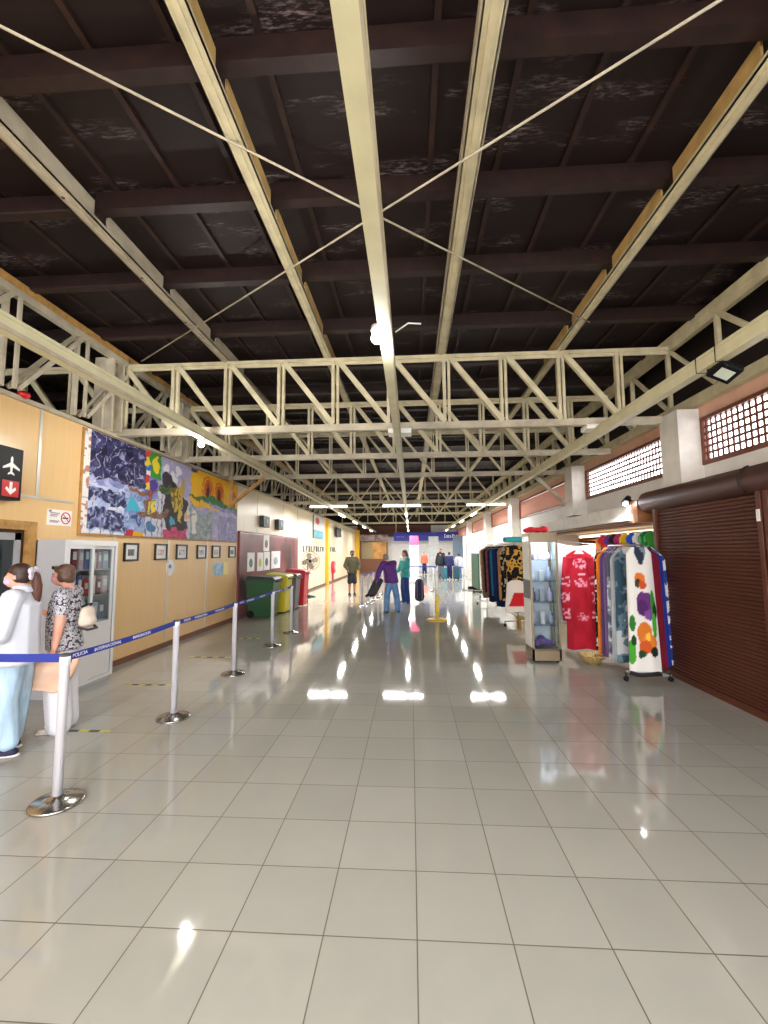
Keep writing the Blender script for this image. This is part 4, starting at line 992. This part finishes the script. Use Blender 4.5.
# ================================================================== FAR END
t=thing('banner_sign','long blue sign board across the far wall with white lettering','sign',(1.7,Y1-.6,2.9))
MB().box(-1.40,4.80,Y1-1.0,Y1-.9,2.56,3.27).build('sign_board',mat('royal_blue_board',(48,58,170),.5),t)
m=MB(); x=2.75
for i in range(11):
    w=.10; z0=2.80; z1=3.10 if i in(0,4,8) else 3.02
    m.box(x,x+.05,Y1-1.02,Y1-1.0,z0,z1)
    if i%2==0: m.box(x+.05,x+w,Y1-1.02,Y1-1.0,z1-.06,z1)
    if i%3!=1: m.box(x+.05,x+w,Y1-1.02,Y1-1.0,z0,z0+.06)
    else: m.box(x+w-.02,x+w+.03,Y1-1.02,Y1-1.0,z0,z1)
    x+=.155
m.build('lettering',WHT,t)
m=MB()
for i in range(4): m.box(-1.15+i*.17,-1.06+i*.17,Y1-1.02,Y1-1.0,2.85,2.95)
m.build('small_lettering',mat('lilac_print',(140,110,210),.5),t)
for x in (-1.2,4.6): MB().box(x-.04,x+.04,Y1-.95,Y1-.85,3.27,4.6).build('sign_hanger',CREAM2,t)
t=thing('service_booth','brown and orange service booth on the far wall left of the blue sign','booth',(-3.5,36,0))
MB().box(-4.15,-1.9,35.9,36.8,0,1.1).build('counter',mat('booth_brown',(110,66,40),.5),t)
MB().box(-4.15,-3.2,36.6,36.8,1.1,2.5).build('side_panel',mat('booth_cream',(180,160,120),.5),t)
MB().box(-3.2,-1.95,36.6,36.8,1.1,2.5).build('back_panel',mat('booth_orange',(226,166,90),.5,var=.2,vscale=2),t)
MB().box(-4.2,-1.9,36.0,36.2,2.6,3.1).build('header',mat('booth_header',(150,130,130),.5,var=.5,vscale=3),t)
MB().box(-4.2,-4.1,36.0,36.2,1.1,2.6).box(-2.0,-1.9,36.0,36.2,1.1,2.6).build('post',mat('booth_brown',(110,66,40),.5),t)
t=thing('standing_banner','white standing banner with a pink top behind the woman in teal','banner',(.2,24,0))
MB().box(-.06,.42,24.0,24.05,.06,2.05).build('white_panel',PAPER,t); MB().box(-.06,.42,23.99,24.05,2.05,2.55).build('pink_top',mat('pink_print',(232,84,130),.6),t); MB().box(-.06,.42,23.85,24.2,0,.06).build('foot',GREYM,t)
t=thing('standing_banner','pale grey standing panel under the blue sign','banner',(1.6,31,0))
MB().box(1.25,1.95,31.0,31.1,.06,2.75).build('grey_panel',mat('pale_grey_panel',(206,208,212),.6,var=.1),t); MB().box(1.25,1.95,30.8,31.3,0,.06).build('foot',GREYM,t)
t=thing('information_screen','blue-grey upright information screen right of the grey panel','screen',(3.2,31,0))
MB().box(2.95,3.65,31.0,31.15,1.2,2.75).build('screen_panel',mat('blue_grey_screen',(110,130,152),.4,var=.1),t); MB().box(3.22,3.38,31.0,31.12,0,1.2).build('pole',GREYM,t); MB().box(2.95,3.65,30.8,31.3,0,.05).build('foot',GREYM,t)
st('window_8',MB().box(4.3,7.2,Y1-.06,Y1,.9,2.5).box(-.5,.9,Y1-.06,Y1,.05,2.4),mat('pale_window_frame',(226,230,236),.4))
# ================================================================== PEOPLE
SK=mat('skin_warm',(232,170,148),.55,0,.35,var=.05,vscale=12); SKD=mat('skin_tan',(176,122,92),.55,0,.35)
JD=dict(head=(0,.012,.922),neck=(0,-.006,.845),chest=(0,-.004,.745),waist=(0,0,.63),hips=(0,-.002,.535),
 shL=(-.100,-.004,.805),elL=(-.132,-.014,.635),wrL=(-.135,.03,.49),hdL=(0,.25,-1),
 shR=(.100,-.004,.805),elR=(.132,-.014,.635),wrR=(.135,.03,.49),hdR=(0,.25,-1),
 hpL=(-.050,0,.50),knL=(-.056,.012,.28),anL=(-.056,-.012,.05),hpR=(.050,0,.50),knR=(.056,.012,.28),anR=(.056,-.012,.05),ftL=(0,1,0),ftR=(0,1,0))
def hand(b,w,d,side,palm,s,curl=.5):
    """palm with five separate bent fingers; d finger direction, side towards the thumb, palm = facing of the palm"""
    w=Vector(w);d=Vector(d).normalized();side=(Vector(side)-d*Vector(side).dot(d)).normalized();pn=d.cross(side).normalized()
    if pn.dot(Vector(palm))<0: pn=-pn
    L=.050*s
    for k,(o,fl) in enumerate(((.018,.040),(.006,.046),(-.006,.042),(-.018,.032))):
        kn=w+d*L+side*o*s
        b.seg(w+side*o*.5*s,.0115*s,kn,.0105*s,1)
        fl*=s*.5; a=curl*(.7+.12*k)
        m_=kn+(d*math.cos(a)+pn*math.sin(a))*fl*1.15
        e_=m_+(d*math.cos(a*2.1)+pn*math.sin(a*2.1))*fl*.95
        b.seg(kn,.0088*s,m_,.008*s,1); b.seg(m_,.008*s,e_,.0066*s,1)
    t0=w+d*.012*s+side*.016*s; t1=t0+(d*.7+side*.75+pn*.2).normalized()*.030*s; t2=t1+(d*.95+side*.15+pn*.35).normalized()*.026*s
    b.seg(t0,.0115*s,t1,.0098*s,1); b.seg(t1,.0095*s,t2,.0075*s,1)
def figure(label,loc,rotz,h,J=None,skin=SK,voxel=.016,top=None,tl=.06,sleeve='long',bottom=None,bl=.0,legtop=.062,leghem=.045,hem=.07,shorts=False,shoe=None,sole=None,hair=None,hairstyle='short',mask=None,hem_z=.49,girth=1.0,blouse=0,curl=.5,cap=None):
    j=dict(JD); j.update(J or {}); V={k:Vector(v) for k,v in j.items()}
    t=thing('person',label,'person',loc,rotz,None)
    M=Matrix.Translation(loc)@Matrix.Rotation(rotz,4,'Z')@Matrix.Diagonal((h,h,h,1)); vx=voxel
    def rm(b,name,m,par,si=4,v=None): return b.remesh(name,m,par,(v or vx),si,M)
    g=girth
    b=MB(); hd=V['head']; up=(hd-V['neck']).normalized()
    b.ball(hd+Vector((0,-.006,.008)),(.043,.054,.056)).ball(hd+Vector((0,.012,-.034)),(.033,.036,.036)).ball(hd+Vector((0,.028,-.008)),(.034,.028,.034))
    b.seg(hd+Vector((0,.052,.004)),.006,hd+Vector((0,.060,-.016)),.0085).ball(hd+Vector((0,.036,-.050)),(.018,.016,.013))
    b.ball(hd+Vector((0,.050,-.034)),(.016,.008,.006))
    for s in (-1,1): b.ball(hd+Vector((s*.044,-.006,-.008)),(.007,.013,.018))
    b.seg(V['neck']+Vector((0,-.004,-.02)),.030,hd+Vector((0,-.008,-.03)),.029)
    b.seg(V['chest'],(.090*g,.058*g,.05),V['waist'],(.074*g,.052*g,.05)).seg(V['waist'],(.074*g,.052*g,.05),V['hips'],(.092*g,.064*g,.05))
    b.seg(V['chest']+Vector((0,0,.02)),(.088*g,.054*g,.04),V['neck']-Vector((0,0,.03)),(.045,.034,.03))
    for s in 'LR':
        b.seg(V['neck']-Vector((0,0,.032)),.03,V['sh'+s],.033).seg(V['sh'+s],.033*g,V['el'+s],.025*g).seg(V['el'+s],.026*g,V['wr'+s],.0165)
        sd=Vector((1 if s=='L' else -1,.6,0)); hand(b,V['wr'+s]+Vector(j['hd'+s]).normalized()*.008,j['hd'+s],Vector((.25*(1 if s=='L' else -1),1,.3)),Vector((1 if s=='L' else -1,0,0)),1/1.65*1.0 if False else .62,curl)
        b.seg(V['hips']*.4+V['hp'+s]*.6,.056*g,V['kn'+s],.036*g).seg(V['kn'+s],.036*g,V['an'+s],.022)
        f=Vector(j['ft'+s]).normalized(); a=V['an'+s]; b.seg(a-Vector((0,0,.02)),.022,Vector((a.x,a.y,.022))-f*.01,.02).seg(Vector((a.x,a.y,.022))-f*.015,.018,Vector((a.x,a.y,.014))+f*.085,(.02,.02,.013))
    body=rm(b,'body',skin,t,3)
    for s in (-1,1):
        e=MB().ball(hd+Vector((s*.017,.0515,.006)),(.0075,.004,.0045),sub=1); e.xf(M); e.build('eye',BLK,body,True)
    if top:
        b=MB(); o=.010+blouse
        b.seg(V['chest']+Vector((0,0,.015)),(.094*g+o,.058*g+o,.04),V['waist'],(.078*g+o*1.2,.056*g+o*1.2,.04)).seg(V['waist'],(.078*g+o*1.2,.056*g+o*1.2,.04),Vector((V['hips'].x,V['hips'].y,0))*1+Vector((0,0,hem_z)),(.094*g+o*1.2,.064*g+o*1.2,.03))
        b.seg(V['chest']+Vector((0,0,.02)),(.090*g+o*.7,.055*g+o*.7,.04),V['neck']-Vector((0,0,.026)),(.046+o*.3,.036+o*.3,.024))
        for s in 'LR':
            b.seg(V['neck']-Vector((0,0,.036)),.032+o*.3,V['sh'+s],.036+o*.6)
            if sleeve=='short': b.seg(V['sh'+s],.037+o*.6,V['sh'+s].lerp(V['el'+s],.55),.035+o*.5)
            else:
                b.seg(V['sh'+s],.036+o*.6,V['el'+s],.029+o*.8).seg(V['el'+s],.029+o*.8,V['wr'+s].lerp(V['el'+s],.12),.021+o*.7)
        rm(b,'shirt',top,t,3)
    if bottom:
        b=MB(); b.seg(V['hips']+Vector((0,0,.03)),(.094*g,.064*g,.04),V['hips']-Vector((0,0,.03)),(.098*g,.07*g,.04))
        for s in 'LR':
            kn=V['kn'+s]; an=V['an'+s]+Vector((0,0,-.012))
            if shorts: b.seg(V['hips']*.4+V['hp'+s]*.6,legtop,kn+Vector((0,0,.01)),leghem)
            else: b.seg(V['hips']*.4+V['hp'+s]*.6,legtop,kn,(legtop+leghem)/2).seg(kn,(legtop+leghem)/2,an+(kn-an)*bl,leghem)
        rm(b,'shorts' if shorts else 'trousers',bottom,t,3)
    if shoe:
        for s in 'LR':
            a=V['an'+s]; f=Vector(j['ft'+s]).normalized(); g0=Vector((a.x,a.y,.024))
            b=MB(); b.seg(g0-f*.02,(.026,.026,.02),g0+f*.085-Vector((0,0,.006)),(.024,.024,.014)).seg(a-Vector((0,0,.012)),.026,g0,.026)
            sh=rm(b,'shoe',shoe,t,2,min(vx,.01))
            b=MB(); b.seg(Vector((a.x,a.y,.007))-f*.03,(.025,.025,.007),Vector((a.x,a.y,.007))+f*.095,(.024,.024,.007)); rm(b,'sole',sole or WHT,sh,1,.007)
    if hair:
        b=MB()
        b.ball(hd+Vector((0,-.008,.026)),(.048,.055,.044)).ball(hd+Vector((0,-.026,.0)),(.047,.038,.05))
        for s in (-1,1): b.ball(hd+Vector((s*.036,-.014,-.004)),(.014,.026,.036))
        if hairstyle=='bob':
            b.ball(hd+Vector((0,-.030,-.022)),(.046,.034,.036)).ball(hd+Vector((0,.032,.036)),(.036,.022,.018))
            for s in (-1,1): b.ball(hd+Vector((s*.039,-.006,-.012)),(.013,.03,.036))
        if hairstyle=='long':
            b.seg(hd+Vector((0,-.034,0)),.04,V['neck']+Vector((0,-.05,-.04)),.034)
        if hairstyle=='bun': b.ball(hd+Vector((0,-.05,.05)),.024)
        rm(b,'hair',hair,t,3)
    if mask:
        b=MB(); b.ball(hd+Vector((0,.034,-.030)),(.033,.032,.027)).ball(hd+Vector((0,.05,-.014)),(.018,.016,.016))
        for s in (-1,1): b.seg(hd+Vector((s*.03,.026,-.026)),.006,hd+Vector((s*.045,-.004,-.004)),.004)
        rm(b,'face_mask',mask,t,2,min(vx,.008))
    if cap:
        b=MB(); b.ball(hd+Vector((0,-.004,.036)),(.051,.058,.034)).seg(hd+Vector((0,.05,.03)),(.034,.02,.006),hd+Vector((0,.085,.026)),(.026,.012,.005)); rm(b,'cap',cap,t,2)
    return t,M,V
def xp(M,p): return M@Vector(p)
PINK=mat('pink_mask',(232,186,212),.8); JEANL=mat('light_blue_denim',(176,204,228),.85,0,.2,var=.12,vscale=8,stretch=(2,2,.5))
# --- woman in the white blouse
W=mat('white_cotton',(216,220,232),.85,0,.2,bump=.25,bscale=10)
t,M,V=figure('woman with ponytail and hair bow in loose white shirt and pale jeans, left edge',(-3.46,3.74,0),math.radians(108),1.64,
 J=dict(elL=(-.140,.02,.63),wrL=(-.10,.13,.60),hdL=(.2,1,.1),elR=(.140,.03,.63),wrR=(.10,.14,.62),hdR=(-.2,1,.1),head=(0,.022,.920),knL=(-.058,.02,.28),anL=(-.062,-.015,.05),anR=(.056,.03,.05)),
 voxel=.008,top=W,blouse=.016,bottom=JEANL,legtop=.068,leghem=.05,bl=.16,hem_z=.47,hair=mat('dark_brown_hair',(58,38,34),.5,var=.3,vscale=20),mask=PINK,shoe=mat('navy_canvas',(34,38,72),.7),sole=WHT,girth=1.03,shorts=False)
HB=mat('brown_ponytail',(92,56,46),.5,0,.4,var=.35,vscale=14,stretch=(4,4,.6))
b=MB(); b.chain([((.004,-.044,.935),.016),((.006,-.058,.915),.022),((.012,-.064,.86),.026),((.014,-.062,.80),.025),((.012,-.060,.755),.016),((.010,-.058,.735),.007)]); b.remesh('ponytail',HB,t,.008,2,M)
bow=MB(); bow.ball((.004,-.046,.93),(.016,.012,.016))
for s in (-1,1): bow.ball((.004+s*.032,-.050,.945),(.030,.012,.022)).ball((.004+s*.026,-.048,.915),(.022,.010,.022))
bow.ball((.004,-.056,.955),(.02,.01,.018))
bow.remesh('hair_bow',mat('lilac_white_cloth',(226,216,236),.8,var=.12,vscale=30,bump=.4),t,.007,2,M)
b=MB(); b.seg((0,.002,.862),(.046,.044,.012),(0,-.012,.838),(.058,.05,.014)); b.remesh('collar',W,t,.008,2,M)
# --- woman in the black and white blouse
PRN=patmat('black_white_print','ring',[(44,42,54),(222,220,228),(70,66,80)],44)
t2,M2,V2=figure('woman with short brown hair in black and white print top and wide white trousers',(-3.42,4.22,0),math.radians(110),1.62,
 J=dict(head=(0,.028,.920),shL=(-.100,.0,.80),elL=(-.135,-.015,.645),wrL=(-.150,.0,.505),hdL=(.0,.2,-1),elR=(.13,.06,.65),wrR=(.09,.16,.69),hdR=(0,1,.25),chest=(0,.004,.745),waist=(0,.016,.63)),
 voxel=.008,top=PRN,blouse=.008,sleeve='short',bottom=mat('white_linen',(224,224,232),.85,0,.2,bump=.2,bscale=8),legtop=.075,leghem=.068,bl=.04,hem_z=.49,girth=1.16,
 hair=mat('chestnut_hair',(98,70,56),.5,var=.3,vscale=22),hairstyle='bob',mask=PINK,shoe=mat('white_sandal',(216,204,190),.6),curl=1.1)
b=MB()
for s in (-1,1):
    b.ball((s*.021,.028+.05,.965),(.020,.006,.013)); b.seg((s*.04,.07,.965),.003,(s*.047,.0,.955),.003)
b.seg((-.004,.08,.967),.003,(.004,.08,.967),.003); b.remesh('sunglasses',mat('dark_sunglasses',(40,34,36),.15,0,.6),t2,.006,1,M2)
# tan tote bag hanging from her near hand
t=thing('tote_bag','large soft tan tote bag hanging from the hand of the woman in print top','bag',(-3.36,3.93,.4))
def tote(u,v):
    a=2*PI*u; k=1-v; w=.27+.02*k+(-.08*k*k); cx=math.cos(a); sy=math.sin(a)
    x=-3.35+w*math.copysign(abs(cx)**.6,cx)*(1-.18*k) + .05*v*cx ; y=3.945+(.045+.035*k)*math.copysign(abs(sy)**.8,sy)*(1+.08*math.sin(5*a+4*v))
    z=.47+.33*v-.035*(1-(2*abs(x+3.35)/.54)**2 if abs(x+3.35)<.27 else 0)*v+.02*math.sin(7*v+2*a)*k
    return Vector((x,y,z))
painted_grid('bag_body',lambda u,v:mixc((226,192,168),(208,168,142),vn(u*7,v*5,2)),tote,48,24,vmat('soft_leather',.55,.4),t,close=True)
wl=M2@V2['wrL']
for s in (-1,1):
    MB().tube([(-3.35+s*.14,3.945-.03,.78),(wl.x+s*.05,wl.y-.0,wl.z-.14+.04),(wl.x+s*.01,wl.y-.005,wl.z-.075),],.009,8).build('handle',mat('tan_leather',(176,128,98),.5),t)
# beige backpack
t=thing('backpack','small cream backpack with dark straps on the back of the woman in print top','backpack',(-3.06,4.17,1.0))
b=MB(); b.seg((-3.19,4.2,1.03),(.06,.10,.06),(-3.19,4.2,1.13),(.05,.09,.06)); b.ball((-3.145,4.2,1.04),(.035,.07,.05))
b.remesh('pack_body',mat('cream_nylon',(222,206,190),.7,bump=.4,bscale=14),t,.012,4)
MB().tube([(-3.21,4.14,1.18),(-3.17,4.17,1.205),(-3.17,4.23,1.205),(-3.21,4.26,1.18)],.009,8).build('grab_loop',BLK,t)
MB().tube([(-3.20,4.10,.99),(-3.13,4.14,.965),(-3.13,4.26,.965),(-3.20,4.30,.99)],.012,8).build('strap',mat('dark_strap',(60,50,50),.6),t)
# pink bag at the left edge
t=thing('pink_bag','pink soft bag standing on the floor in front of the woman in white','bag',(-3.78,3.64,0))
MB().chain([((-3.80,3.64,.10),(.14,.09,.09)),((-3.80,3.64,.24),(.11,.07,.06))]).remesh('bag_body',mat('pink_nylon',(214,96,130),.6,bump=.3,bscale=15),t,.012,3)
MB().tube([(-3.88,3.64,.27),(-3.86,3.64,.36),(-3.74,3.64,.36),(-3.72,3.64,.27)],.01,8).build('handle',mat('pink_strap',(170,60,96),.6),t)
# --- far people
HD=mat('dark_hair',(44,34,32),.5); JB=mat('mid_blue_denim',(104,146,196),.8,var=.15,vscale=10); KH=mat('khaki_cloth',(72,69,46),.8,var=.1); BK=mat('black_cloth',(34,32,40),.8)
figure('man in khaki jacket, black shorts, cap and dark face mask standing on the left',(-2.34,17.4,0),math.radians(200),1.78,J=dict(elL=(-.16,.0,.65),wrL=(-.12,.10,.56),elR=(.16,0,.65),wrR=(.11,.10,.56)),skin=SKD,voxel=.016,top=KH,blouse=.01,bottom=BK,shorts=True,legtop=.064,leghem=.056,shoe=BK,sole=BK,hair=HD,mask=BK,cap=BK)
PUR=mat('purple_jacket',(92,44,128),.7,var=.15,vscale=7)
t,M,V=figure('person in purple jacket and blue jeans leaning over to the left, seen from behind',(-.56,12.55,0),math.radians(20),1.72,
 J=dict(head=(-.07,.10,.89),neck=(-.045,.06,.83),chest=(-.03,.035,.74),waist=(-.01,.01,.63),shL=(-.13,.05,.79),shR=(.06,.04,.80),elL=(-.19,.10,.64),wrL=(-.22,.14,.51),elR=(.07,.12,.66),wrR=(-.02,.20,.58),anL=(-.09,-.02,.05),anR=(.10,-.03,.05),knL=(-.075,.01,.28),knR=(.085,.01,.28)),
 voxel=.014,top=PUR,blouse=.012,bottom=JB,legtop=.062,leghem=.047,shoe=BK,sole=BK,hair=mat('grey_fair_hair',(150,140,128),.6),girth=1.08)
t=thing('travel_bag','dark grey soft bag held out low by the person in purple','bag',(-1.0,12.75,0))
b=MB(); b.seg((-1.13,12.78,.50),(.14,.10,.10),(-.95,12.75,.86),(.15,.12,.10)); b.remesh('bag_body',mat('charcoal_nylon',(58,58,62),.7,bump=.3,bscale=10),t,.016,3)
for s in (-.06,.07): MB().chain([((-1.16+s,12.74,.47),.05),((-1.24+s,12.72,.43),.04)]).remesh('end_pocket',BLK,t,.016,2)
wl=M@V['wrL']; MB().tube([(-1.02,12.76,.90),tuple(wl+Vector((-.02,0,-.06))),(-.90,12.76,.92)],.013,8).build('handle',BLK,t)
TE=mat('teal_jacket',(66,178,176),.75,var=.12); NB=mat('dark_blue_trousers',(36,62,130),.8)
t,M,V=figure('woman in teal jacket and dark blue trousers beside a black suitcase',(-.20,14.75,0),math.radians(120),1.78,J=dict(elL=(-.15,.03,.65),wrL=(-.10,.12,.60),elR=(.15,.02,.65),wrR=(.12,.10,.58),anL=(-.07,-.01,.05),anR=(.075,-.02,.05)),voxel=.016,top=TE,blouse=.012,bottom=NB,legtop=.064,leghem=.05,shoe=mat('blue_shoe',(60,120,190),.6),hair=mat('brown_hair_far',(92,64,52),.6),hairstyle='long')
b=MB(); b.seg((0,.0,.80),(.118,.075,.03),(0,.0,.845),(.07,.06,.02)); b.remesh('collar',mat('white_fleece',(236,230,230),.9),t,.016,2,M)
t=thing('suitcase','black upright travel pack with purple straps standing beside the woman in teal','suitcase',(.27,14.75,0))
MB().chain([((.27,14.75,.2),(.17,.14,.16)),((.27,14.75,.66),(.15,.12,.15))]).remesh('pack_body',mat('black_purple_nylon',(44,38,58),.7,bump=.3,bscale=9),t,.018,3)
for s in (-.08,.08): MB().tube([(.27+s,14.605,.15),(.27+s,14.60,.45),(.27+s,14.63,.72)],.014,8).build('strap',mat('purple_strap',(126,106,170),.6),t)
MB().tube([(.2,14.75,.79),(.2,14.75,.86),(.34,14.75,.86),(.34,14.75,.79)],.012,8).build('handle',BLK,t)
# far group by the blue sign
OR=mat('orange_top',(232,120,92),.8)
figure('person in orange top and dark trousers far off beside the white banner',(1.0,33.0,0),math.radians(180),1.7,voxel=.02,top=OR,bottom=mat('navy_trousers',(44,44,96),.8),shoe=BK,hair=HD)
t,M,V=figure('traveller in black with a dark rucksack at the far desk',(1.8,27.3,0),math.radians(-10),1.72,voxel=.02,top=BK,blouse=.02,bottom=mat('grey_trousers',(120,124,130),.8),shoe=BK,hair=HD)
t=thing('rucksack','dark rucksack on the back of the traveller in black','rucksack',(1.8,27.05,1.1))
MB().seg((1.78,27.10,1.02),(.16,.12,.14),(1.78,27.10,1.30),(.14,.10,.12)).remesh('pack_body',mat('dark_teal_nylon',(28,48,60),.7),t,.025,3)
MB().tube([(1.72,27.1,1.42),(1.78,27.1,1.47),(1.84,27.1,1.42)],.012,6).build('grab_loop',BLK,t)
figure('traveller in navy jacket and navy trousers with pale shoes in the far group',(2.33,27.0,0),math.radians(-15),1.68,voxel=.02,top=mat('navy_jacket',(40,48,100),.8),blouse=.015,bottom=mat('navy_trousers',(44,44,96),.8),shoe=WHT,hair=HD)
figure('traveller in white shirt and light blue jeans farthest right in the far group',(2.95,27.4,0),math.radians(10),1.6,voxel=.02,top=W,bottom=JB,shoe=WHT,hair=HD)
figure('person in dark top standing behind the far group under the blue sign',(2.0,29.6,0),math.radians(180),1.9,voxel=.02,top=BK,bottom=BK,shoe=BK,hair=HD)
def case(label,x,y,c,w=.4,hh=.6):
    t=thing('suitcase',label,'suitcase',(x,y,0)); m_=mat('case_%d_%d_%d'%c,c,.5)
    MB().rounded(x-w/2,x+w/2,y-.13,y+.13,.05,hh,.05).build('shell',m_,t)
    for sx in (-1,1):
        for sy in (-1,1): MB().lathe([(.02,-.012),(.027,0),(.02,.012)],(x+sx*(w/2-.06),y+sy*.08,.027),10,0,'y').build('wheel',BLK,t)
    MB().tube([(x-.08,y,hh),(x-.08,y,hh+.2),(x+.08,y,hh+.2),(x+.08,y,hh)],.01,6).build('handle',BLK,t)
case('dark teal suitcase right of the traveller in navy',2.7,26.7,(30,76,90),.36,.78)
case('blue-green suitcase between the travellers in black and navy',2.02,26.75,(40,110,130),.3,.72)
# ================================================================== LIGHTS
def area(name,loc,sx,sy,power,col=(1,1,1),rot=(0,0,0)):
    l=bpy.data.lights.new(name,'AREA'); l.shape='RECTANGLE'; l.size=sx; l.size_y=sy; l.energy=power; l.color=col
    o=bpy.data.objects.new(name,l); o.location=loc; o.rotation_euler=rot; COL.objects.link(o); return o
TUBE=emis('fluorescent_tube',(255,250,240),8)
def tube_light(label,p,q,power,grp):
    p=Vector(p);q=Vector(q); t=thing('strip_light',label,'strip light',tuple((p+q)/2),group=grp); c=(p+q)/2; d=(q-p).normalized(); L=(q-p).length
    MB().bar(p+Vector((0,0,.055)),q+Vector((0,0,.055)),.13,.05).build('light_housing',WHT,t)
    MB().tube([p,q],.028,12).build('fluorescent_tube',TUBE,t)
    area('strip_light_glow',tuple(c-Vector((0,0,.045))),L,.1,power,(1,.985,.96),(0,0,math.atan2(d.y,d.x)))
xs=[-3.0,-.32,2.72]; nm=['left','middle','right']
for x,n in zip(xs,nm): tube_light('crosswise strip light in the first lit row, on the %s trunking'%n,(x-.68,15.85,3.36),(x+.68,15.85,3.36),55,'crosswise strip lights')
for (x,_),n in zip(TRK,nm):
    for y,o in ((18.6,'nearest'),(23.0,'middle'),(27.5,'third'),(32.5,'farthest')):
        tube_light('lengthwise strip light under the %s trunking, %s of its line'%(n,o),(x,y-.7,3.24),(x,y+.7,3.24),65,'lengthwise strip lights')
# unseen fill strips added behind the viewpoint to brighten the hall, and lamps on the trunkings
for (x,_),n in zip(TRK,nm):
    for y,o in ((-2.0,'first'),(-5.0,'second')):
        tube_light('added unseen fill strip behind the viewpoint on the %s trunking, %s of two'%(n,o),(x-.6,y,3.25),(x+.6,y,3.25),85,'added fill strips behind the viewpoint')
def lamp(label,x,y,z,power,r=.045):
    t=thing('lamp',label,'lamp',(x,y,z)); 
    MB().lathe([(.04,.10),(.05,.06),(.03,.03)],(x,y,z),14).build('socket',WHT,t); MB().ball((x,y,z),r).build('bulb',emis('lamp_glow',(255,252,246),180),t,True)
    l=bpy.data.lights.new('lamp_glow','POINT'); l.energy=power; l.shadow_soft_size=.06; l.color=(1,.98,.95); o=bpy.data.objects.new('lamp_glow',l); o.location=(x,y,z-.075); COL.objects.link(o)
    return t
t=lamp('dazzling white lamp on the middle trunking just before the first truss',-.245,3.27,3.36,38)
MB().tube([(-.10,3.30,3.42),(0.0,3.32,3.50),(.10,3.30,3.48)],.006,6).build('cable',WHT,t)
lamp('bright white lamp on the left trunking above the mural',-2.93,5.88,3.22,32,.04)
l=bpy.data.lights.new('spot_glow','SPOT'); l.energy=60; l.spot_size=math.radians(120); l.shadow_soft_size=.05; o=bpy.data.objects.new('spot_glow',l); o.location=(3.31,6.97,2.36); o.rotation_euler=(math.radians(25),math.radians(25),0); COL.objects.link(o)
# warm shop light
t=thing('shop_light','warm strip light under the shop ceiling over the shelves','strip light',(4.3,9.3,2.07))
MB().box(4.2,4.3,7.4,11.4,2.06,2.1).build('light_housing',WHT,t); MB().tube([(4.25,7.5,2.03),(4.25,11.3,2.03)],.02,8).build('fluorescent_tube',emis('warm_tube',(255,226,180),6),t)
area('shop_light_glow',(4.25,9.4,2.0),.1,3.6,28,(1,.86,.66))
l=bpy.data.lights.new('showcase_glow','AREA'); l.shape='RECTANGLE'; l.size=.32; l.size_y=.03; l.energy=7; l.color=(.93,.95,1); o=bpy.data.objects.new('showcase_glow',l); o.location=(2.045,7.0,1.895); o.rotation_euler=(math.radians(12),0,0); COL.objects.link(o)
# sky
w=bpy.data.worlds.new('sky'); S.world=w; w.use_nodes=True; nt=w.node_tree; bg=nt.nodes['Background']
bg.inputs[0].default_value=(.98,.97,1.0,1); bg.inputs[1].default_value=5.0
# ================================================================== CAMERA
cam=bpy.data.cameras.new('camera'); co=bpy.data.objects.new('camera',cam); COL.objects.link(co); S.camera=co
F,YAW,PITCH,ROLL=437.5,-.0605,.0904,-.0064
f=Vector((math.sin(YAW)*math.cos(PITCH),math.cos(YAW)*math.cos(PITCH),math.sin(PITCH)))
r0=Vector((math.cos(YAW),-math.sin(YAW),0)); u0=r0.cross(f)
r=r0*math.cos(ROLL)+u0*math.sin(ROLL); u=-r0*math.sin(ROLL)+u0*math.cos(ROLL)
Mx=Matrix.Identity(4)
for i in range(3): Mx[i][0]=r[i]; Mx[i][1]=u[i]; Mx[i][2]=-f[i]
Mx[0][3],Mx[1][3],Mx[2][3]=0,0,H
co.matrix_world=Mx
cam.sensor_fit='VERTICAL'; cam.sensor_height=36; cam.sensor_width=27; cam.lens=F/1024*36; cam.clip_end=200; cam.clip_start=.05
vs=S.view_settings; vs.view_transform='Standard'; vs.look='None'; vs.gamma=1; vs.use_curve_mapping=False; vs.exposure=0.78
S.cycles.use_denoising=True; S.cycles.max_bounces=7; S.cycles.diffuse_bounces=4; S.cycles.glossy_bounces=3; S.cycles.transparent_max_bounces=12; S.cycles.sample_clamp_indirect=8
S.cycles.caustics_reflective=False; S.cycles.caustics_refractive=False
